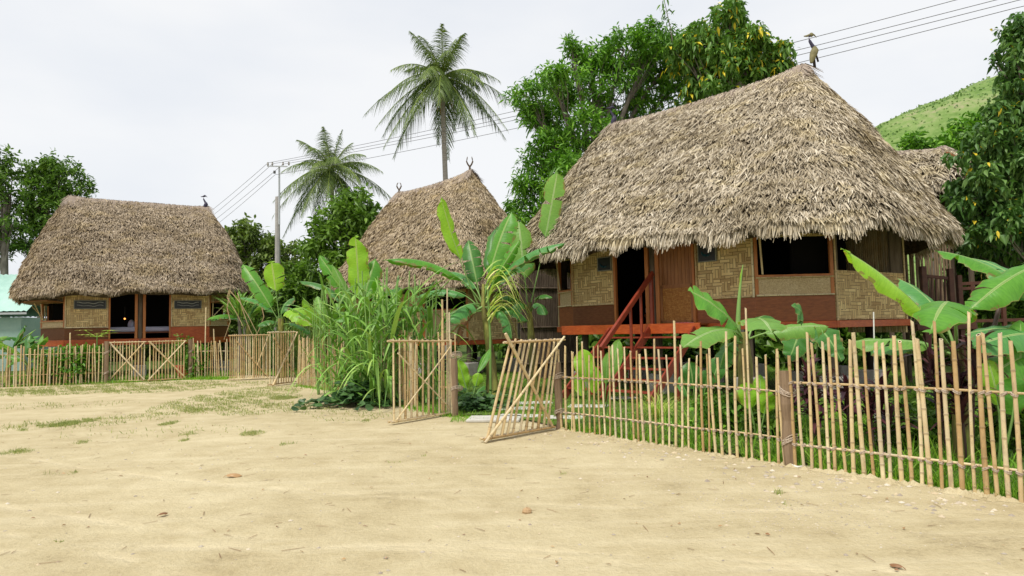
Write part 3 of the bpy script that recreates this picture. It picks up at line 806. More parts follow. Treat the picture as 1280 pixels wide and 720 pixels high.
SYM = (lambda d0, d1, L: ((0, d0), (d1, L)))
# main hut
thM = math.atan2(-.72, .69)
MAIN = dict(eave=[(-3.35, -3.5), (3.15, -3.4), (4.95, -2.1), (5.4, 1.9), (3.3, 3.7), (-3.2, 3.6), (-4.9, 1.8), (-4.9, -1.9)],
            R0=-2.63, R1=2.66, zr0=7.25, zr1=7.30, LF=.27, ze=3.38, n=120000, Ls=.155, Ws=.027, mat=THATCH, fringe=5600, bulge=.16,
            walls=[(-2.45, -2.2), (2.45, -2.2), (3.6, -1.1), (4.1, 1.6), (2.45, 2.6), (-2.45, 2.6), (-3.6, 1.1), (-3.3, -1.45)],
            types=['front', 'window', 'woven', 'slat', 'back', 'back', 'woven', 'window'], yb=2.6, a=2.45,
            z=(1.60, 2.12, 2.50, 3.32, 4.0), dw=2.2, edges=SYM, door=True, sign='emblem', endwin=True,
            signs=lambda d0, d1, L: ((d0 - .46, d0 - .08, 2.95, 3.25), (d1 + .12, d1 + .52, 2.93, 3.30)), plankR=REDD, plankW=REDD)
MAIN['walls'][7] = (-3.25, -1.85); MAIN['walls'][6] = (-4.2, .7)
mh, MF, MR = make_hut('largest thatched hut on stilts with red stairs behind the right bamboo fence', thM, (4.83, 17.1, 0), MAIN)
# porch deck beam and stairs of the main hut
g = Geo(); g.box((-.55, -2.58, 1.50), (3.9, .05, .22)); g.build('porch_beam', RED, mh, bevel=.006)
g = Geo(); g.box((-.55, -2.40, 1.585), (3.9, .36, .03)); g.build('porch_floor', REDD, mh)
g = Geo()
st = thing('stairs', None, None, (0, 0, 0)); st.parent = mh
run, top = 1.75, 1.50
for x in (-.94, .15, 1.29):
    g = Geo(); g.beam((x, -2.60, top - .02), (x, -2.60 - run, .06), .045, .20, up=(0, -.7, .7)); g.build('stringer', REDP, st, bevel=.005)
for i in range(6):
    s = (i + .6) / 6.6
    g = Geo(); g.box((.175, -2.60 - run * s, top - .10 - (top - .1) * s + .04), (2.18, .24, .035)); g.build('tread', REDP, st, bevel=.005)
g = Geo(); g.beam((.15, -2.42, 2.76), (.15, -2.60 - run, 1.12), .07, .11, up=(0, -.7, .7)); g.build('handrail', REDP, st, bevel=.008)
for s, tall in ((-.06, 1), (.18, 0), (.40, 0), (.98, 1)):
    y = -2.60 - run * s; zb = top - (top - .06) * max(s, 0); zt_ = 2.66 - 1.60 * max(s, -.05)
    g = Geo(); g.beam((.15, y, max(zb - .1, 0)), (.15, y, zt_), .05 if not tall else .07, .05 if not tall else .07, up=(0, 1, 0)); g.build('baluster', REDP, st, bevel=.004)
for x in (-.94, .15, 1.29):
    g = Geo(); g.beam((x, -3.35, 0), (x, -3.35, .92), .07, .07, up=(0, 1, 0)); g.build('support_post', REDP, st, bevel=.004)

# left hut
HL = dict(eave=octo(2.8, 1.9, 4.3, 3.15), R0=-2.5, R1=2.5, zr0=7.28, zr1=7.2, sag=0.0, eb=.24, ze=3.30, tilt=.035, LF=.12, n=100000, Ls=.125, Ws=.030, mat=THATCH2, fringe=2600, bulge=.22,
          walls=octo(2.5, 1.1, 3.35, 2.2), types=['front', 'window', 'window', 'back', 'back', 'back', 'window', 'window'], yb=2.2, a=2.5,
          z=(1.52, 1.98, 2.22, 2.92, 4.0), dw=2.15, edges=SYM, sign='wave', flap=True, plankR=RED,
          signs=lambda d0, d1, L: ((d0 - 1.12, d0 - .10, 2.70, 3.0), (d1 + .14, d1 + 1.1, 2.70, 3.0)))
hl, LF, LR = make_hut('wide thatched hut with two open doorways and beds behind the far left fence', R(29), (-15.75, 28.75, 0), HL)
# middle hut
HM = dict(eave=octo(2.95, 1.8, 4.6, 3.25), R0=-2.4, R1=2.4, zr0=7.3, zr1=7.3, ze=3.0, LF=.15, n=80000, Ls=.135, Ws=.030, mat=THATCH3, fringe=2400, bulge=.16,
          walls=octo(2.5, 1.1, 3.6, 2.2), types=['front', 'window', 'woven', 'back', 'back', 'back', 'woven', 'window'], yb=2.2, a=2.5,
          z=(1.22, 1.30, 2.25, 2.85, 3.7), dw=2.15, edges=SYM, plankR=RED)
hm, HMF, HMR = make_hut('thatched hut with horn finials half hidden behind the banana plants', math.atan2(-.75, .66), (-3.05, 26.4, 0), HM)

# finials on the ridges
def bird(parent, c, s, face, label, dark=False):
    """carved peacock: upright body, long neck bent back, crested head with a beak"""
    body = woodmat('carved_bird_body', (.16, .15, .07), (.30, .27, .14), .6, .2, 12)
    neck = NT('carved_bird_neck').out((.035, .03, .06), .5, .3); blue = NT('carved_bird_blue').out((.06, .17, .25), .5, .3)
    c = np.array(c, float); f = np.array((math.cos(face), math.sin(face), 0))
    Q = lambda a, z: c + f * a * s + np.array((0, 0, z * s))
    g = Geo(); g.tube([Q(-.10, -.06), Q(-.06, .10), Q(0, .28), Q(.05, .42), Q(.03, .52), Q(-.02, .58)], np.array([.05, .10, .14, .14, .09, .05]) * s, 10)
    b = tag(g.build('peacock_finial', body if not dark else neck, parent, smooth=True), label)
    g = Geo(); g.tube([Q(.0, .55), Q(-.06, .66), Q(-.12, .78), Q(-.15, .90), Q(-.12, .99), Q(-.04, 1.03)], np.array([.075, .06, .052, .048, .05, .04]) * s, 8); g.build('neck', neck, b, smooth=True)
    g = Geo(); g.ball(Q(-.05, 1.02), (.08 * s,) * 3, 8, 6); g.tube([Q(.0, 1.03), Q(.07, 1.0), Q(.14, .90)], np.array([.04, .025, .006]) * s, 6); g.tube([Q(-.08, 1.03), Q(-.2, .98), Q(-.33, .97)], np.array([.05, .04, .02]) * s, 6); g.build('head', body if not dark else neck, b, smooth=True)
    g = Geo(); g.ball(Q(.06, .44), (.10 * s, .10 * s, .10 * s), 8, 6); g.build('breast_patch', blue, b, smooth=True)
    g = Geo(); g.tube([Q(.02, -.25), Q(.0, .1)], .05 * s, 6); g.tube([Q(.16, -.02), Q(.10, .22)], .035 * s, 6); g.build('mount', DARKW, b)
bird(mh, (2.98, 0, 7.42), .60, -thM, 'carved peacock with dark bent neck and blue breast')
bird(mh, (-2.66, 0, 7.25), .55, -thM, 'carved peacock on the far end of the ridge', True)
bird(hl, (2.5, 0, 7.15), .62, -R(29), 'small dark carved bird', True)
def horns(parent, c, s, closed):
    c = np.array(c, float)
    g = Geo(); g.tube([c - (0, 0, .3), c + (0, 0, .28 * s)], [.05, .035], 7)
    dx, dy = .66, .75
    for k in (-1, 1):
        e = .0 if closed else .05
        P = [c + np.array((dx * k * a * s, dy * k * a * s, b * s)) for a, b in ((.01, .22), (.09, .34), (.14, .46), (.12, .58), (.05 + e, .68))]
        g.tube(P, [.03, .032, .03, .024, .012], 6)
    g.build('horn_finial', OLDW, parent, smooth=True)
horns(hm, (2.42, 0, 7.36), .8, False); horns(hm, (-2.42, 0, 7.36), .66, True)

# beds, lamp and cloth seen through the doors
def loc_world(h, x, y, z):
    th = h.rotation_euler[2]; c, s = math.cos(th), math.sin(th)
    return (h.location[0] + x * c - y * s, h.location[1] + x * s + y * c, h.location[2] + z)
bed(loc_world(hl, -.75, -.6, 1.52), R(29), 'bed with white mattress in the left doorway of the far left hut', 1.3, 1.6)
bed(loc_world(hl, .85, -.6, 1.52), R(29), 'bed with white mattress in the right doorway of the far left hut', 1.5, 1.6)
bed(loc_world(mh, -.55, .1, 1.60), thM, 'pale bed behind the red handrail in the largest hut', 1.5, 1.7)
lw = loc_world(hl, -.55, -.9, 2.33)
t = thing('lamp', 'small lit orange lamp glowing above a bed in the far left hut', 'lamp', lw)
Geo().ball((0, 0, 0), .035, 10, 6).build('bulb', LAMPM, t, smooth=True)
Geo().tube([(0, 0, .03), (0, 0, .5)], .006, 5).build('cord', CABLE, t)
# added near-black panels: the shade inside the rooms, put into colour
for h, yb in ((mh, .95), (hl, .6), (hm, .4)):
    g = Geo(); g.box((0, yb, 2.75), (6.2, .05, 2.4)); g.build('room_shade_panel', DEEP, h)
g = Geo(); g.box((2.62, .1, 2.75), (.05, 1.9, 2.4)); g.build('room_shade_panel', DEEP, mh)
g = Geo(); g.box((-2.35, .1, 2.75), (.05, 1.9, 2.4)); g.build('room_shade_panel', DEEP, mh)
g = Geo()
for i in range(8):
    g.box((.93 + .0, -2.43 - .0, 1.615 + i * .0), (.34, .22, .02)) if i == 0 else None
rugm = NT('striped_mat'); w_ = rugm.new('ShaderNodeTexWave'); w_.inputs['Scale'].default_value = 9; rugm.l.new(rugm.obj(), w_.inputs['Vector'])
rugm = rugm.out(rugm.ramp(w_.outputs['Fac'], [(.3, (.45, .02, .02)), (.55, (.05, .03, .08)), (.8, (.6, .25, .25))]), .9, .1)
o = g.build('door_mat', rugm); o.location = mh.location; o.rotation_euler = mh.rotation_euler; o.location[2] = 0
tag(o, 'small folded red striped mat in front of the closed lattice door', 'mat')
print('huts done')
# dark bamboo screen left of the main hut
t = thing('bamboo_screen', 'dark weathered bamboo screen wall left of the largest hut', 'screen', tuple(at(672, 440, 20.6) * (1, 1, 0)), 0)
a_ = np.array(at(652, 440, 20.6)); b_ = np.array(at(722, 440, 21.4)); n_ = 34
g = Geo()
for i in range(n_):
    k = i / (n_ - 1); q = a_ + (b_ - a_) * k - np.array(t.location); q[2] = 0
    g.tube([q, q + (0, 0, 4.0)], .032, 6, rnd=random.random())
g.build('slat_panel', OLDW, t)
for z in (.5, 1.6, 2.8):
    g = Geo(); p_ = a_ - np.array(t.location); q_ = b_ - np.array(t.location); p_[2] = q_[2] = z; p_[1] -= .05; q_[1] -= .05; g.tube([p_, q_], .03, 6); g.build('rail', OLDW, t)
#@@VEG@@
# ------------------------------------------------------------------ neighbouring roofs and railing
RAILW = woodmat('dark_rail_wood', (.06, .022, .014), (.13, .05, .03), .5, .3, 6)
def annex():
    # second thatched roof behind the main hut, its gable towards the right
    t = thing('thatched_shed', 'small weathered thatched roof peeking out behind the largest hut', 'shed', at(1158, 300, 19.0) * (1, 1, 0), R(-14))
    rf = Roof(octo(1.2, .9, 1.7, 1.4), -1.1, .5, 6.35, 6.3, 4.95, 0, .1, .03)
    make_roof(t, rf, 9000, .2, .035, THATCH, 700)
    for x in (-1.4, 1.4):
        for y in (-1, 1):
            g = Geo(); g.tube([(x * .6, y * .6, 0), (x * .6, y * .6, 4.95)], .07, 8); g.build('post', OLDW, t)
    g = Geo(); g.beam((.45, -.5, 6.15), (1.95, -.9, 5.05), .05, .05); g.build('bargeboard_pole', BRN, t)
    pot = thing('hanging_gourd', 'round brown gourd hanging beneath the small thatched roof', 'gourd', at(1189, 241, 17.6))
    g = Geo(); g.ball((0, 0, 0), (.16, .16, .19)); g.build('gourd_body', BRN, pot, smooth=True)
    g = Geo(); g.tube([(0, 0, .17), (0, 0, .45)], .015, 5); g.build('cord', CABLE, pot)
    sw = thing('bamboo_screen', 'bamboo slat wall on the side porch right of the largest hut', 'screen', at(1165, 440, 16.6) * (1, 1, 0))
    g = Geo()
    for i in range(16):
        q = at(1136 + i * 3.9, 440, 16.6) - np.array(sw.location); q[2] = 0; g.tube([q + (0, 0, 1.3), q + (random.uniform(-.02, .02), 0, 3.7)], .026, 6, rnd=random.random())
    g.build('slat_panel', woodmat('weathered_shade_bamboo', (.16, .11, .07), (.34, .25, .16), .7, .2, 6, (1, 1, .3)), sw)  # old bamboo tone, darkened to paint in the shade under the eave
    for z_ in (1.5, 3.3):
        g = Geo(); q0 = at(1134, 440, 16.7) - np.array(sw.location); q1 = at(1198, 440, 16.7) - np.array(sw.location); q0[2] = q1[2] = z_; g.tube([q0, q1], .03, 6); g.build('rail', OLDW, sw)
    for px_ in (1136, 1197):
        g = Geo(); q0 = at(px_, 440, 16.75) - np.array(sw.location); q0[2] = 0; g.tube([q0, q0 + (0, 0, 3.8)], .05, 8); g.build('post', OLDW, sw)
    # dark red railing and platform right of the main hut
    r = thing('porch_railing', 'dark red wooden railing of the side stairs right of the largest hut', 'railing', (0, 0, 0))
    a = at(1150, 440, 15.6); b = at(1232, 440, 15.0)
    def P(px, py, Y=15.3): return at(px, py, Y)
    for px, y0, y1, w in ((1153, 333, 450, .11), (1187, 336, 452, .11), (1198, 344, 455, .10), (1214, 352, 455, .07), (1252, 352, 450, .08)):
        q0 = P(px, y1); q1 = P(px, y0); q0[0] = q1[0]; q0[2] = max(0.0, min(q0[2], .0))
        g = Geo(); g.beam((q1[0], q1[1], 0), q1, w, w, up=(0, 1, 0)); g.build('rail_post', RAILW, r, bevel=.006)
    for (p, q) in (((1155, 345), (1187, 348)), ((1199, 355), (1300, 350)), ((1199, 361), (1300, 357)), ((1155, 398), (1187, 400)), ((1199, 402), (1300, 399))):
        g = Geo(); g.beam(P(*p), P(*q), .06, .07); g.build('rail', RAILW, r, bevel=.005)
    for i in range(5):
        px = 1159 + i * 5.6
        g = Geo(); g.beam(P(px, 398), P(px, 346), .03, .03, up=(0, 1, 0)); g.build('baluster', RAILW, r)
    g = Geo(); c = P(1180, 408); g.box((c[0], c[1] + .5, c[2]), (1.3, 1.2, .14)); g.build('landing', RAILW, r, bevel=.006)
annex()

def mint_house():
    t = thing('house', 'pale mint green metal roofed house at the far left edge', 'house', (-31, 36, 0), R(8))
    g = Geo()
    # corrugated sheet roof, gently pitched, its slope facing the yard
    n = 120; xs = np.linspace(-9, 6.5, n); z = .03 * np.sin(xs * 22)
    V = []
    for y, h in ((-3.2, 3.0), (0, 5.1), (3.2, 2.9)):
        V.append(np.stack([xs, np.full(n, y), h + z], -1))
    V = np.concatenate(V); q = (np.arange(2) * n)[:, None] + np.arange(n - 1)[None]
    F = np.stack([q, q + 1, q + n + 1, q + n], -1).reshape(-1, 4)
    g.add(V, F); g.build('roof', MINT, t, smooth=True)
    g = Geo(); g.box((-1.2, 0, 1.35), (14.5, 5.6, 2.7)); g.build('wall', woodmat('mint_wall_paint', (.30, .46, .40), (.42, .56, .49), .8, .1, 2), t)
    g = Geo(); g.box((-1.2, -3.2, 2.88), (15.4, .05, .10)); g.build('gutter', METAL, t)
    g = Geo(); g.box((3.4, -2.84, 1.0), (.9, .06, 2.0)); g.build('door', BRN, t)
mint_house()

# ------------------------------------------------------------------ bamboo fences and gates
def lashings(g, c, ax, r, n=3):
    """turns of split cane bound round a picket and the rail behind it"""
    ax = nrm(np.array(ax, float)); side = nrm(np.cross(ax, (0, 0, 1)))
    sg = random.choice((-1, 1))
    for k in range(n):
        an = np.linspace(0, 2 * math.pi, 10); tilt = sg * random.uniform(.35, .8); dz = (k - (n - 1) / 2) * .013
        P = [c + ax * r * 1.12 * math.cos(a) + side * r * (1.16 * math.sin(a) if math.sin(a) > 0 else 2.6 * math.sin(a)) + np.array((0, 0, dz + tilt * r * math.cos(a))) for a in an]
        g.tube(P, .0062, 5, cap=False, rnd=random.random())

def fence(name, label, path, n, h, r, group, posts=(), rails=(.25, .82), hv=.09, mats=BM, lean=.03, lash=True, tall={}, post_h=1.1, each=True, post_r=.06, slant=.9):
    t = thing(name, label, 'fence', (0, 0, 0), 0, group)
    path = np.array(path); seg = np.linalg.norm(np.diff(path, axis=0), axis=1); cum = np.concatenate(([0], np.cumsum(seg))); T = cum[-1]
    def pt(s, z=0): return np.array((np.interp(s, cum, path[:, 0]), np.interp(s, cum, path[:, 1]), z))
    m = max(4, int(T / .4)); ss = np.linspace(-.06, T + .06, m)
    for k, rz in enumerate(rails):
        g = Geo(); ph = random.random() * 6
        # rails are overlapping culms
        off = nrm(np.cross(pt(T) - pt(0), (0, 0, 1)))[:3] * (r * 1.7)
        L = 0
        while L < T:
            e = min(L + 2.6, T + .08)
            bamboo_pole(g, pt(L - .05, rz + .015 * math.sin(L + ph)) + off * -1, pt(e, rz + .015 * math.sin(e + ph)) + off * -1, r * .62, bend=.012)
            L += 2.4
        g.build('rail', mats, t, smooth=False)
    gl = Geo()
    for i in range(n):
        s = T * (i + .5) / n + random.uniform(-.20, .20) * T / n
        hh = h + random.uniform(-hv, hv) + (.22 * random.random() if random.random() < .09 else 0)
        if i in tall: hh = tall[i]
        d = nrm(pt(min(s + .05, T)) - pt(max(s - .05, 0)))
        side = nrm(np.cross(d, (0, 0, 1)))
        ln = random.gauss(0, lean); b = pt(s, -.05); tp = pt(s, hh) + d * ln * hh + side * random.gauss(0, .012)
        g = Geo(); rr = r * random.uniform(.72, 1.12)
        bamboo_pole(g, b, tp, rr, bend=random.gauss(0, .008), slant=random.uniform(0, slant), sides=10 if r > .016 else 7)
        pk = g.build('picket', mats, t, smooth=False)
        if lash:
            for rz in rails:
                c = b + (tp - b) * ((rz + .05) / (hh + .05))
                gl = Geo(); lashings(gl, c, d, rr, 2); gl.build('lashing', LASH, pk)
    for s in posts:
        g = Geo(); b = pt(s * T, -.05) ; k = 7; zz = np.linspace(0, post_h, k)
        P = np.stack([b[0] + RNG.normal(size=k) * .006, b[1] + RNG.normal(size=k) * .006, zz - .05], -1)
        g.tube(P, post_r * (1 + RNG.normal(size=k) * .05), 9); p = g.build('post', POSTW, t)
        for rz in rails: gq = Geo(); lashings(gq, pt(s * T, rz), nrm(pt(T) - pt(0)), post_r * 1.0, 5); gq.build('wire_binding', LASH, p)
    return t

G1 = 'bamboo picket fences along the yard'
fence('bamboo_fence', 'near bamboo picket fence running from the open gate to the thick mid post', FR[:3], 37, 1.22, .0175, G1, posts=(0.0, .995), post_h=1.08, lean=.022,
      tall={4: 1.42, 11: 1.30, 21: 1.62, 25: 1.36, 26: 1.20, 32: 1.74, 30: 1.42}, hv=.08, rails=(.27, .80))
fence('bamboo_fence', 'nearest bamboo picket fence right of the thick mid post, tallest pickets', FR[2:], 33, 1.40, .021, G1, hv=.06, lean=.016, rails=(.24, .90), tall={0: 1.2, 1: 1.3, 19: 1.62})
fence('bamboo_fence', 'dense bamboo fence behind the tall reeds beside the open gate', FM[::-1][:3] + [ground(520, 511)], 80, 1.44, .022, G1, posts=(.40,), rails=(.3, .95), lean=.03, lash=False,
      tall={30: 1.9, 22: 2.0, 42: 1.8})
fence('bamboo_fence', 'few tall bamboo poles beside the hinge post of the left gate leaf', [ground(548, 516), ground(571, 521)], 7, 1.45, .021, G1, posts=(.92,), rails=(.5, 1.1), lean=.02, lash=False, tall={1: 1.75, 3: 2.35, 4: 1.9, 2: 2.15})
FL0 = [ground(-60, 487), ground(133, 479)]
fence('bamboo_fence', 'far left bamboo fence with green shrubs growing through it', FL0, 46, 1.30, .024, G1, posts=(.998,), rails=(.36, 1.06), lean=.03, lash=False, tall={34: 1.75}, post_h=1.5, post_r=.075)
fence('bamboo_fence', 'short far bamboo fence right of the closed double gate', [ground(238, 474), ground(286, 472.5)], 15, 1.30, .024, G1, posts=(0.0,), rails=(.4, 1.0), lash=False, post_h=1.5, post_r=.075, tall={5: 2.6, 9: 1.8})

def gate(label, BL, BR, TL, TR, n, r, diag, group='bamboo gate leaves', mats=BM, over=.07):
    t = thing('bamboo_gate', label, 'gate', BL * (1, 1, 0), 0, group)
    o = np.array(t.location)
    BL, BR, TL, TR = [np.array(p) - o for p in (BL, BR, TL, TR)]
    BL = BL + (0, 0, .05); BR = BR + (0, 0, .05)
    nn = nrm(np.cross(BR - BL, TL - BL))
    ex = nrm(BR - BL); et = nrm(TR - TL)
    for i in range(n):
        k = (i + .3 + random.uniform(-.12, .12)) / (n - .4) if n > 1 else .5
        k = min(max(k, 0), 1)
        a = BL + (BR - BL) * k; b = TL + (TR - TL) * k
        up = nrm(b - a)
        g = Geo(); bamboo_pole(g, a - up * .02, b + up * random.uniform(.01, .05), r * random.uniform(.8, 1.1), bend=random.gauss(0, .006), slant=random.uniform(0, .4)); g.build('picket', mats, t)
    gl = Geo()
    for (a, b) in ((BL, BR), (TL, TR)):
        for sgn in ((-1, 1) if a is TL or r > .018 else (-1,)):
            g = Geo(); d = nrm(b - a); bamboo_pole(g, a - d * over + nn * sgn * r * 1.7, b + d * over + nn * sgn * r * 1.7, r * .85); ra = g.build('rail', mats, t)
        for i in range(n):
            k = i / max(n - 1, 1); gl = Geo(); lashings(gl, a + (b - a) * k, nrm(b - a), r * 1.1, 2); gl.build('lashing', LASH, ra)
    for (a, b, rr) in diag:
        pa = BL + (BR - BL) * a[0] + ((TL + (TR - TL) * a[0]) - (BL + (BR - BL) * a[0])) * a[1]
        pb = BL + (BR - BL) * b[0] + ((TL + (TR - TL) * b[0]) - (BL + (BR - BL) * b[0])) * b[1]
        g = Geo(); s_ = -1 if (nn[1] > 0) else 1
        bamboo_pole(g, pa + nn * s_ * r * 3.0, pb + nn * s_ * r * 3.0, rr); g.build('brace', mats, t)
    return t
# open gate, left leaf
b0, b1 = ground(491, 531), ground(563, 519)
gate('left leaf of the open bamboo gate beside the tall reeds', b0, b1, b0 + (0, 0, 1.40), b1 + (.02, .05, 1.36), 11, .021,
     [((.02, .02), (.95, .92), .014), ((.05, .85), (.98, .04), .014)])
b0, b1 = ground(607, 553), ground(688, 538)
tl = at(636, 428, b0[1] + .35); tr = at(700, 425, b1[1] + .05)
gate('right leaf of the open bamboo gate, leaning with two crossed poles', b0, b1, tl, tr, 11, .021,
     [((-.04, -.03), (1.02, 1.04), .020), ((-.16, 1.10), (.98, .02), .024)])
g = Geo(); P = ground(696, 538); 
# far gates
def far_gate(label, x0, y0, x1, y1, top, n, diag, r=.024, dY=0):
    a, b = ground(x0, y0), ground(x1, y1)
    gate(label, a, b, a + (0, 0, top), b + (0, 0, top), n, r, diag, over=.04)
X2 = [((.0, .02), (1, 1.0), .026), ((0, 1.0), (1, .02), .030)]
far_gate('left leaf of the closed far gate with crossed poles', 137, 478.5, 181, 477, 1.40, 12, X2)
far_gate('right leaf of the closed far gate with crossed poles', 186, 477, 231, 474.5, 1.40, 12, X2)
far_gate('wide bamboo gate panel beside the far fence end', 287, 476, 336, 474, 1.55, 20, [((.15, .9), (.95, .05), .018), ((.7, .3), (1, 1), .02)])
far_gate('narrow open bamboo gate panel standing askew before the dense fence', 337, 483, 368, 479, 1.62, 10, [((.05, -.02), (1.05, 1.0), .03), ((.1, .9), (1, .1), .018)])

# ------------------------------------------------------------------ big-leaved plants
def leaf_blade(g, p0, p3, w, arch=.25, up=None, twist=0.0, fold=.25, tear=0.0, prof='banana', droop_tip=0.0, nseg=26, wave=.03, stalk=0.0, sr=.018):
    """a big leaf along a bent midrib from p0 to p3; stalk = share of the length that is bare petiole"""
    p0, p3 = np.array(p0, float), np.array(p3, float)
    L = np.linalg.norm(p3 - p0); d = (p3 - p0) / L
    upv = np.array((0, 0, 1.0)) if up is None else nrm(np.array(up, float))
    lift = upv - d * (upv @ d)
    if np.linalg.norm(lift) < .15: lift = np.array((0, -1.0, .2)); lift -= d * (lift @ d)
    lift = nrm(lift)
    c1 = p0 + d * L * .33 + lift * arch * L * 1.1; c2 = p0 + d * L * .72 + lift * arch * L * .9
    T = np.linspace(0, 1, nseg + 1)[:, None]
    C = (1-T)**3*p0 + 3*(1-T)**2*T*c1 + 3*(1-T)*T**2*c2 + T**3*p3
    C[:, 2] -= droop_tip * L * np.clip(T[:, 0] - .55, 0, 1) ** 2 * 3
    Tn = nrm(np.gradient(C, axis=0))
    S = nrm(np.cross(Tn, lift)); N = np.cross(S, Tn)
    tw = (twist * (T[:, 0]))[:, None]
    S2 = S * np.cos(tw) + N * np.sin(tw); N2 = N * np.cos(tw) - S * np.sin(tw)
    s = (T[:, 0] - stalk) / (1 - stalk)
    sc_ = np.clip(s, 0, 1)
    if prof == 'banana': W = np.clip(sc_ * 9, 0, 1) ** .7 * np.clip((1 - sc_) * 4.2, 0, 1) ** .55 * (.86 + .14 * np.sin(sc_ * 3.1))
    elif prof == 'heart': W = np.clip(sc_ * 14, 0, 1) ** .8 * np.clip(1 - sc_, 0, 1) ** .62 * 1.15
    else: W = np.sin(np.clip(sc_, 0, 1) * math.pi) ** .7
    W = W * w
    if prof == 'banana' and w > .15:
        tear = max(tear, .3); kk = np.arange(nseg + 1); W = W * (1 + .05 * np.sin(kk * 1.9 + p0[0] * 7) + .04 * np.sin(kk * .7 + p3[2] * 9))
    rnd = random.random()
    seglen = L / nseg
    for sgn in (-1, 1):
        i = 0; start = int(np.ceil(stalk * nseg))
        i = start
        while i < nseg:
            run = nseg - i if tear <= 0 else max(1, int(random.expovariate(1 / (3.0 / tear)) + 1))
            j = min(nseg, i + run)
            idx = np.arange(i, j + 1); extra = (random.uniform(0, .7) * tear)
            m = 5; rows = []
            f0 = fold * .9 + extra
            for a in range(m):
                x = a / (m - 1); xx = x * .5
                lat = S2[idx] * sgn * (W[idx] * xx * math.cos(min(1.2, f0) * x))[:, None]
                ph = idx * 1.1 + sgn
                ver = -N2[idx] * (W[idx] * xx * math.sin(min(1.2, f0) * x))[:, None] + N2[idx] * (wave * w * x * np.sin(ph * .9 + rnd * 9))[:, None]
                sh = Tn[idx] * (W[idx] * .10 * x)[:, None]
                if tear > 0 and a > 0:
                    mid = (len(idx) - 1) / 2; sh = sh - Tn[idx] * ((np.arange(len(idx)) - mid) * seglen * .16 * x)[:, None]
                rows.append(C[idx] + lat + ver + sh)
            V = np.stack(rows, 1); k = len(idx)
            q = (np.arange(k - 1) * m)[:, None] + np.arange(m - 1)[None]
            F = np.stack([q, q + 1, q + m + 1, q + m], -1).reshape(-1, 4)
            if sgn > 0: F = F[:, ::-1]
            uu = np.tile(np.linspace(0, 1, m) * sgn, k); vv = np.repeat(T[idx, 0] * L, m)
            g.add(V.reshape(-1, 3), F, rnd=rnd, u=uu, v=vv)
            i = j
    rr = sr * (1 - .85 * T[:, 0])
    g.tube(C - N2 * (rr[:, None] * .5), rr, 6, rnd=rnd, mi=1)
    return g

def big_plant(name, label, cat, base, leaves, stem=None, group=None, smat=STEM):
    """leaves: dicts p0,p3 in world coordinates; stem: list of (world point), radii"""
    t = thing(name, label, cat, base, 0, group); o = np.array(base, float)
    if stem:
        P = np.array(stem[0], float) - o
        Tq = np.linspace(0, len(P) - 1, 14); P2 = np.stack([np.interp(Tq, range(len(P)), P[:, i]) for i in range(3)], -1)
        rr = np.interp(Tq, range(len(P)), stem[1]); g = Geo(); g.tube(P2, rr * (1 + .05 * np.sin(np.arange(14) * 2.2)), 10); g.build('trunk', smat, t, smooth=True)
    for l in leaves:
        l = dict(l); mat = l.pop('mat', BAN); g = Geo()
        p0 = np.array(l.pop('p0')) - o; p3 = np.array(l.pop('p3')) - o
        leaf_blade(g, p0, p3, l.pop('w'), **l)
        g.build('leaf', [mat, STEMG], t, smooth=True)
    return t

def auto_banana(label, base, h, n, L, seed, group='banana plants', mats=(BAN, BAN_D, BAN_P), tear=.6, w=.42):
    rs = random.getstate(); random.seed(seed)
    base = np.array(base, float); top = base + (random.uniform(-.15, .15), random.uniform(-.15, .15), h)
    lv = []
    for i in range(n):
        a = i * 2.4 + random.uniform(-.3, .3); el = random.uniform(.05, .95) ; l = L * random.uniform(.75, 1.1)
        d = np.array((math.cos(a) * math.cos(el * 1.4), math.sin(a) * math.cos(el * 1.4), math.sin(el * 1.4) * 1.0 - .15))
        lv.append(dict(p0=top - (0, 0, .12 * random.random()), p3=top + d * l, w=w * random.uniform(.8, 1.15), arch=.30 - .25 * el, fold=random.uniform(.15, .6), tear=tear * random.random() * 1.5, stalk=.18, twist=random.uniform(-.4, .4), mat=random.choice(mats), nseg=22))
    t = big_plant('banana_plant', label, 'banana plant', base, lv, ([base, top], [.11, .07]), group)
    random.setstate(rs); return t

GB = 'banana plants'
A_ = lambda px, py, Y: at(px, py, Y)
